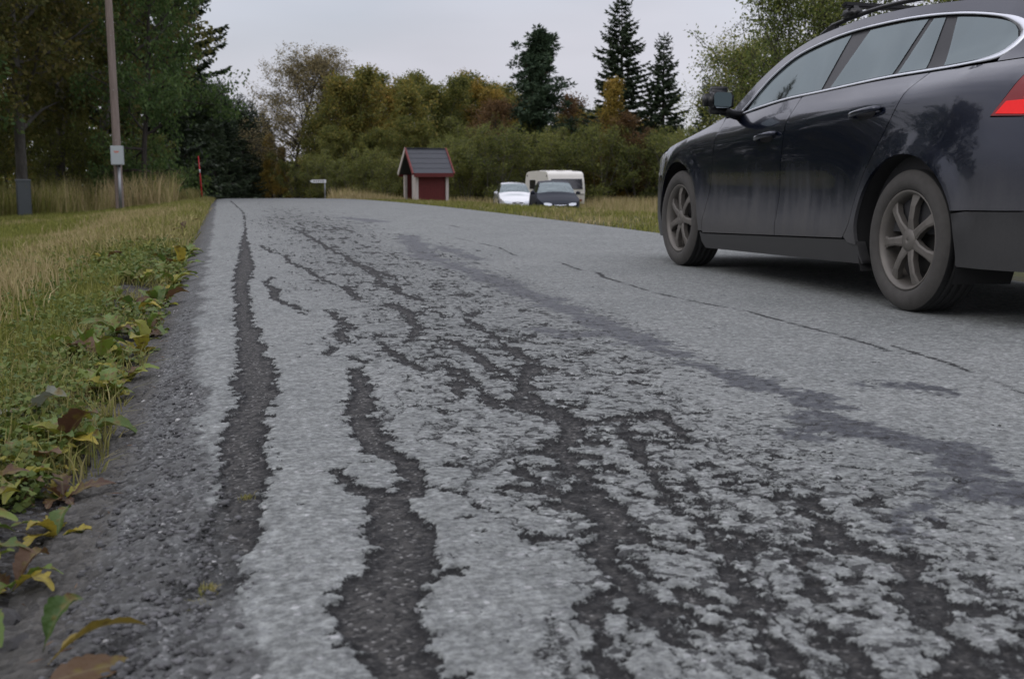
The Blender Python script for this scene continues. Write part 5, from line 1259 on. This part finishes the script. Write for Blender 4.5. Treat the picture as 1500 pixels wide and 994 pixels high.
NEARW = [(-.46, 2.62, 9, 1.05, 'gyyb', 'yellowing broad leaved weed nearest the camera on the left rim', .1), (-.40, 3.05, 10, .95, 'gggy', 'green lobed weed with drooping leaves beside the broken asphalt', .3),
         (-.52, 3.35, 9, .9, 'ggyp', 'weed with a pale upturned leaf on the left rim', .5), (-.36, 3.75, 11, .95, 'ggyy', 'upright yellow green weed at the asphalt rim', .7),
         (-.33, 4.1, 8, .9, 'gyyb', 'spreading weed with yellow leaf tips reaching over the asphalt', .4), (-.34, 5.3, 9, .85, 'bbyg', 'rust red weed at the asphalt rim', .5),
         (-.36, 6.4, 12, 1.15, 'ggyb', 'tall dock weed with upright green and red leaves', .8), (-.33, 7.6, 9, 1.0, 'ggyy', 'green weed behind the tall dock weed', .5), (-.37, 2.05, 6, .8, 'gyb', 'flat weed with brown leaves on the gravel', .0),
         (-.56, 2.75, 9, 1.2, 'gyy', 'large yellow green weed at the left border of the view', .4), (-.50, 2.35, 8, 1.0, 'ggy', 'spreading green weed left of the flat brown weed', .2), (-.62, 3.15, 10, 1.2, 'ggy', 'large green weed behind the yellow green one at the left border', .5), (-.44, 2.85, 8, 1.1, 'gyb', 'drooping weed with brown tips between the two rim weeds', .3), (-.34, 4.7, 9, 1.1, 'gyy', 'bright yellow green weed between the spreading and the rust red weed', .6), (-.42, 5.8, 9, 1.1, 'ggy', 'green weed just left of the tall dock weed', .5), (-.33, 8.8, 9, 1.3, 'gyb', 'broad weed farther up the rim with red stalks', .6), (-.40, 1.80, 7, .75, 'gyb', 'small yellowing weed above the dark asphalt lumps', .3), (-.45, 2.12, 8, .9, 'ggy', 'green weed at the left border above the asphalt lumps', .4), (-.335, 2.35, 8, .8, 'gyy', 'yellow green weed spreading on the gravel', .2), (-.36, 2.62, 8, .85, 'gyb', 'brown tipped weed on the gravel rim', .3),
         (-.34, 10.2, 9, 1.3, 'ggy', 'farthest broad green weed on the left rim', .6)]
for i, (x, y, n, sc, mix_, lab, up) in enumerate(NEARW): weed(x, y, n, sc, mix_, lab, 'weeds along the left rim of the road', 50 + i, up)
rr = random.Random(5)
for i in range(85):
    y = 2.0 + 11 * rr.random() ** 1.3; x = -.40 + .12 * float(sm(2.5, 5, y)) - abs(rr.gauss(0, .10 + .025 * y)) - (.08 if y < 3 else 0)
    weed(x, y, rr.randint(6, 9), rr.uniform(.65, 1.15), 'gggyb' if rr.random() < .6 else 'ggg', 'small leafy weed among the grass of the left bank', 'small weeds on the left bank', 200 + i, rr.uniform(0, .6))
for i in range(16):
    y = 12 + 22 * rr.random(); x = -.42 - rr.random() * .5
    weed(x, y, 5, rr.uniform(.7, 1.2), 'gyyb', 'small leafy weed on the distant left rim', 'small weeds on the distant rim', 300 + i, .5)

# fallen leaves
def fallen(x, y, z, rot, sc, col, label, k=2):
    root = bpy.data.objects.new('fallen_leaf', LEAVES[k]); link(root); root.location = (x, y, z); root.rotation_euler = rot; root.scale = sc; root.color = (*col, 1)
    prop(root, label, 'leaf')
fallen(-.25, 1.60, float(terr(np.array([-.29]), np.array([1.58]))[0]) + .05, (.15, -.5, -1.15), (.85, .85, .6), (.21, .155, .03), 'yellow brown leaf curled on the gravel in the bottom left corner', 2)
fallen(-.262, 1.565, float(terr(np.array([-.29]), np.array([1.55]))[0]) + .035, (.0, .2, -1.35), (1.0, 1.0, .25), (.10, .058, .028), 'rust brown leaf lying under the curled yellow one', 4)
fallen(-.27, 1.70, float(terr(np.array([-.29]), np.array([1.7]))[0]) + .03, (.4, .2, -.8), (.6, .6, .8), (.05, .095, .02), 'small green leaf behind the curled yellow one', 4)
fallen(-.335, 1.56, float(terr(np.array([-.33]), np.array([1.56]))[0]) + .02, (.5, .0, .3), (.7, .7, .8), (.07, .11, .02), 'green weed leaf at the bottom left border', 0)

# gravel
def ico():
    bm = bmesh.new(); bmesh.ops.create_icosphere(bm, subdivisions=1, radius=1); V = np.array([tuple(v.co) for v in bm.verts]); F = np.array([[v.index for v in f.verts] for f in bm.faces]); bm.free(); return V, F
IV, IF = ico()
def pebbles(r, x, y, z, size):
    n = len(x); V = IV[None] * (1 + .28 * r.normal(size=(n, len(IV), 1))); s = size[:, None, None] * np.stack([r.uniform(.7, 1.4, n), r.uniform(.7, 1.4, n), r.uniform(.4, .8, n)], -1)[:, None]
    V = V * s; a = r.uniform(0, 6.28, n); c_, s_2 = np.cos(a)[:, None], np.sin(a)[:, None]; V = np.stack([V[..., 0] * c_ - V[..., 1] * s_2, V[..., 0] * s_2 + V[..., 1] * c_, V[..., 2]], -1)
    V += np.stack([x, y, z], -1)[:, None]; F = IF[None] + (np.arange(n) * len(IV))[:, None, None]; return V.reshape(-1, 3), F.reshape(-1, 3)
m = NT('road_gravel'); gi = m.n('ShaderNodeNewGeometry'); c1 = m.mix(gi.outputs['Random Per Island'], (.035, .035, .035), (.125, .125, .128))
c1 = m.mix(m.rng(gi.outputs['Random Per Island'], .965, .985), c1, (.36, .36, .35)); m.pbr(c1, .85, normal=m.bump(m.noise(m.pos(), 300, 3), .001)); M_GRAV = m.m
n = 18000; y = 1.25 + 6.5 * r.uniform(0, 1, n) ** 1.7; x = np.where(r.uniform(size=n) < .75, -.20 + r.normal(size=n) * .13, -.3 - r.uniform(0, .5, n)); k = (x < pch([1.2, 2, 3.3, 5, 8], [.06, .02, -.06, -.15, -.2])(y)); x, y = x[k], y[k]
zz = np.where(x > XL, road_z(x, y) - .03 * sm(-.10, -.34, x) - .004, terr(x, y)); V, F = pebbles(r, x, y, zz + .001, .0016 + .0065 * r.uniform(size=len(x)) ** 4)
prop(obj('gravel', mk('gravel', V, F, M_GRAV)), 'loose grey gravel along the crumbling left rim of the road', 'gravel', kind='stuff')
M_LUMP = simple('dark_asphalt_lump', (.045, .044, .043), .9, var=.4, scale=60, bump=.003)
def stone(x, y, s, seed, label):
    r = np.random.RandomState(seed); bm = bmesh.new(); bmesh.ops.create_icosphere(bm, subdivisions=2, radius=1)
    for v in bm.verts:
        k = 1 + .25 * math.sin(v.co.x * 4 + seed) * math.cos(v.co.y * 5) + r.normal() * .07; v.co = Vector((v.co.x * s * 1.3 * k, v.co.y * s * k, v.co.z * s * .6 * k))
    me = bpy.data.meshes.new('stone'); bm.to_mesh(me); bm.free(); me.materials.append(M_LUMP)
    o = obj('stone', me, None, (x, y, T(x, y) + s * .2), (0, 0, seed)); prop(o, label, 'stone')
stone(-.325, 1.80, .024, 1, 'dark lump of asphalt on the gravel left of the yellow leaf')
stone(-.365, 1.90, .030, 2, 'larger dark lump behind the asphalt lump')
stone(-.31, 1.72, .013, 4, 'small dark stone in front of the asphalt lump')
stone(-.30, 3.0, .014, 3, 'pale flat stone beside the green lobed weed')
# moss tufts on the broken rim, straw litter
for i, (x, y, lab) in enumerate(((-.045, 1.83, 'tiny moss tuft on the broken asphalt rim'), (-.06, 1.76, 'second moss tuft just nearer the camera'), (.03, 2.33, 'moss tuft in the left tear of the asphalt'))):
    n = 90; xx = x + r.normal(size=n) * .009; yy = y + r.normal(size=n) * .010
    blades(r, xx, yy, r.uniform(.004, .016, n), r.uniform(0, .6, n), .0012, .9, Z=road_z(xx, yy) - .012)
    V = np.concatenate([g_[0] for g_ in GB]); d = np.concatenate([g_[1] for g_ in GB]); v_ = np.concatenate([g_[2] for g_ in GB]); GB.clear(); n = len(V) // 5; q = np.arange(n)[:, None] * 5
    prop(obj('moss_tuft', mk('moss_tuft', V, [q + np.array([[0, 1, 3, 2]]), q + np.array([[2, 3, 4]])], M_GRASS, False, {'dry': d, 'var': v_})), lab, 'moss')
n = 160; y = 1.5 + 3.5 * r.uniform(0, 1, n) ** 1.5; x = -.24 - np.abs(r.normal(size=n)) * .13; z = np.where(x > XL, road_z(x, y) - .02, terr(x, y)) + .004; a = r.uniform(0, 6.28, n); ll = r.uniform(.012, .05, n)
V, F = rhombs(np.stack([x, y, z], -1), np.stack([np.cos(a), np.sin(a), r.normal(size=n) * .1], -1), ll, .0022, r)
prop(obj('litter', mk('litter', V, F, leafmat('straw_litter', [(.10, .05, .03), (.16, .09, .045), (.22, .15, .08)], .2))), 'dry reddish straw litter on the gravel rim', 'litter', kind='stuff')
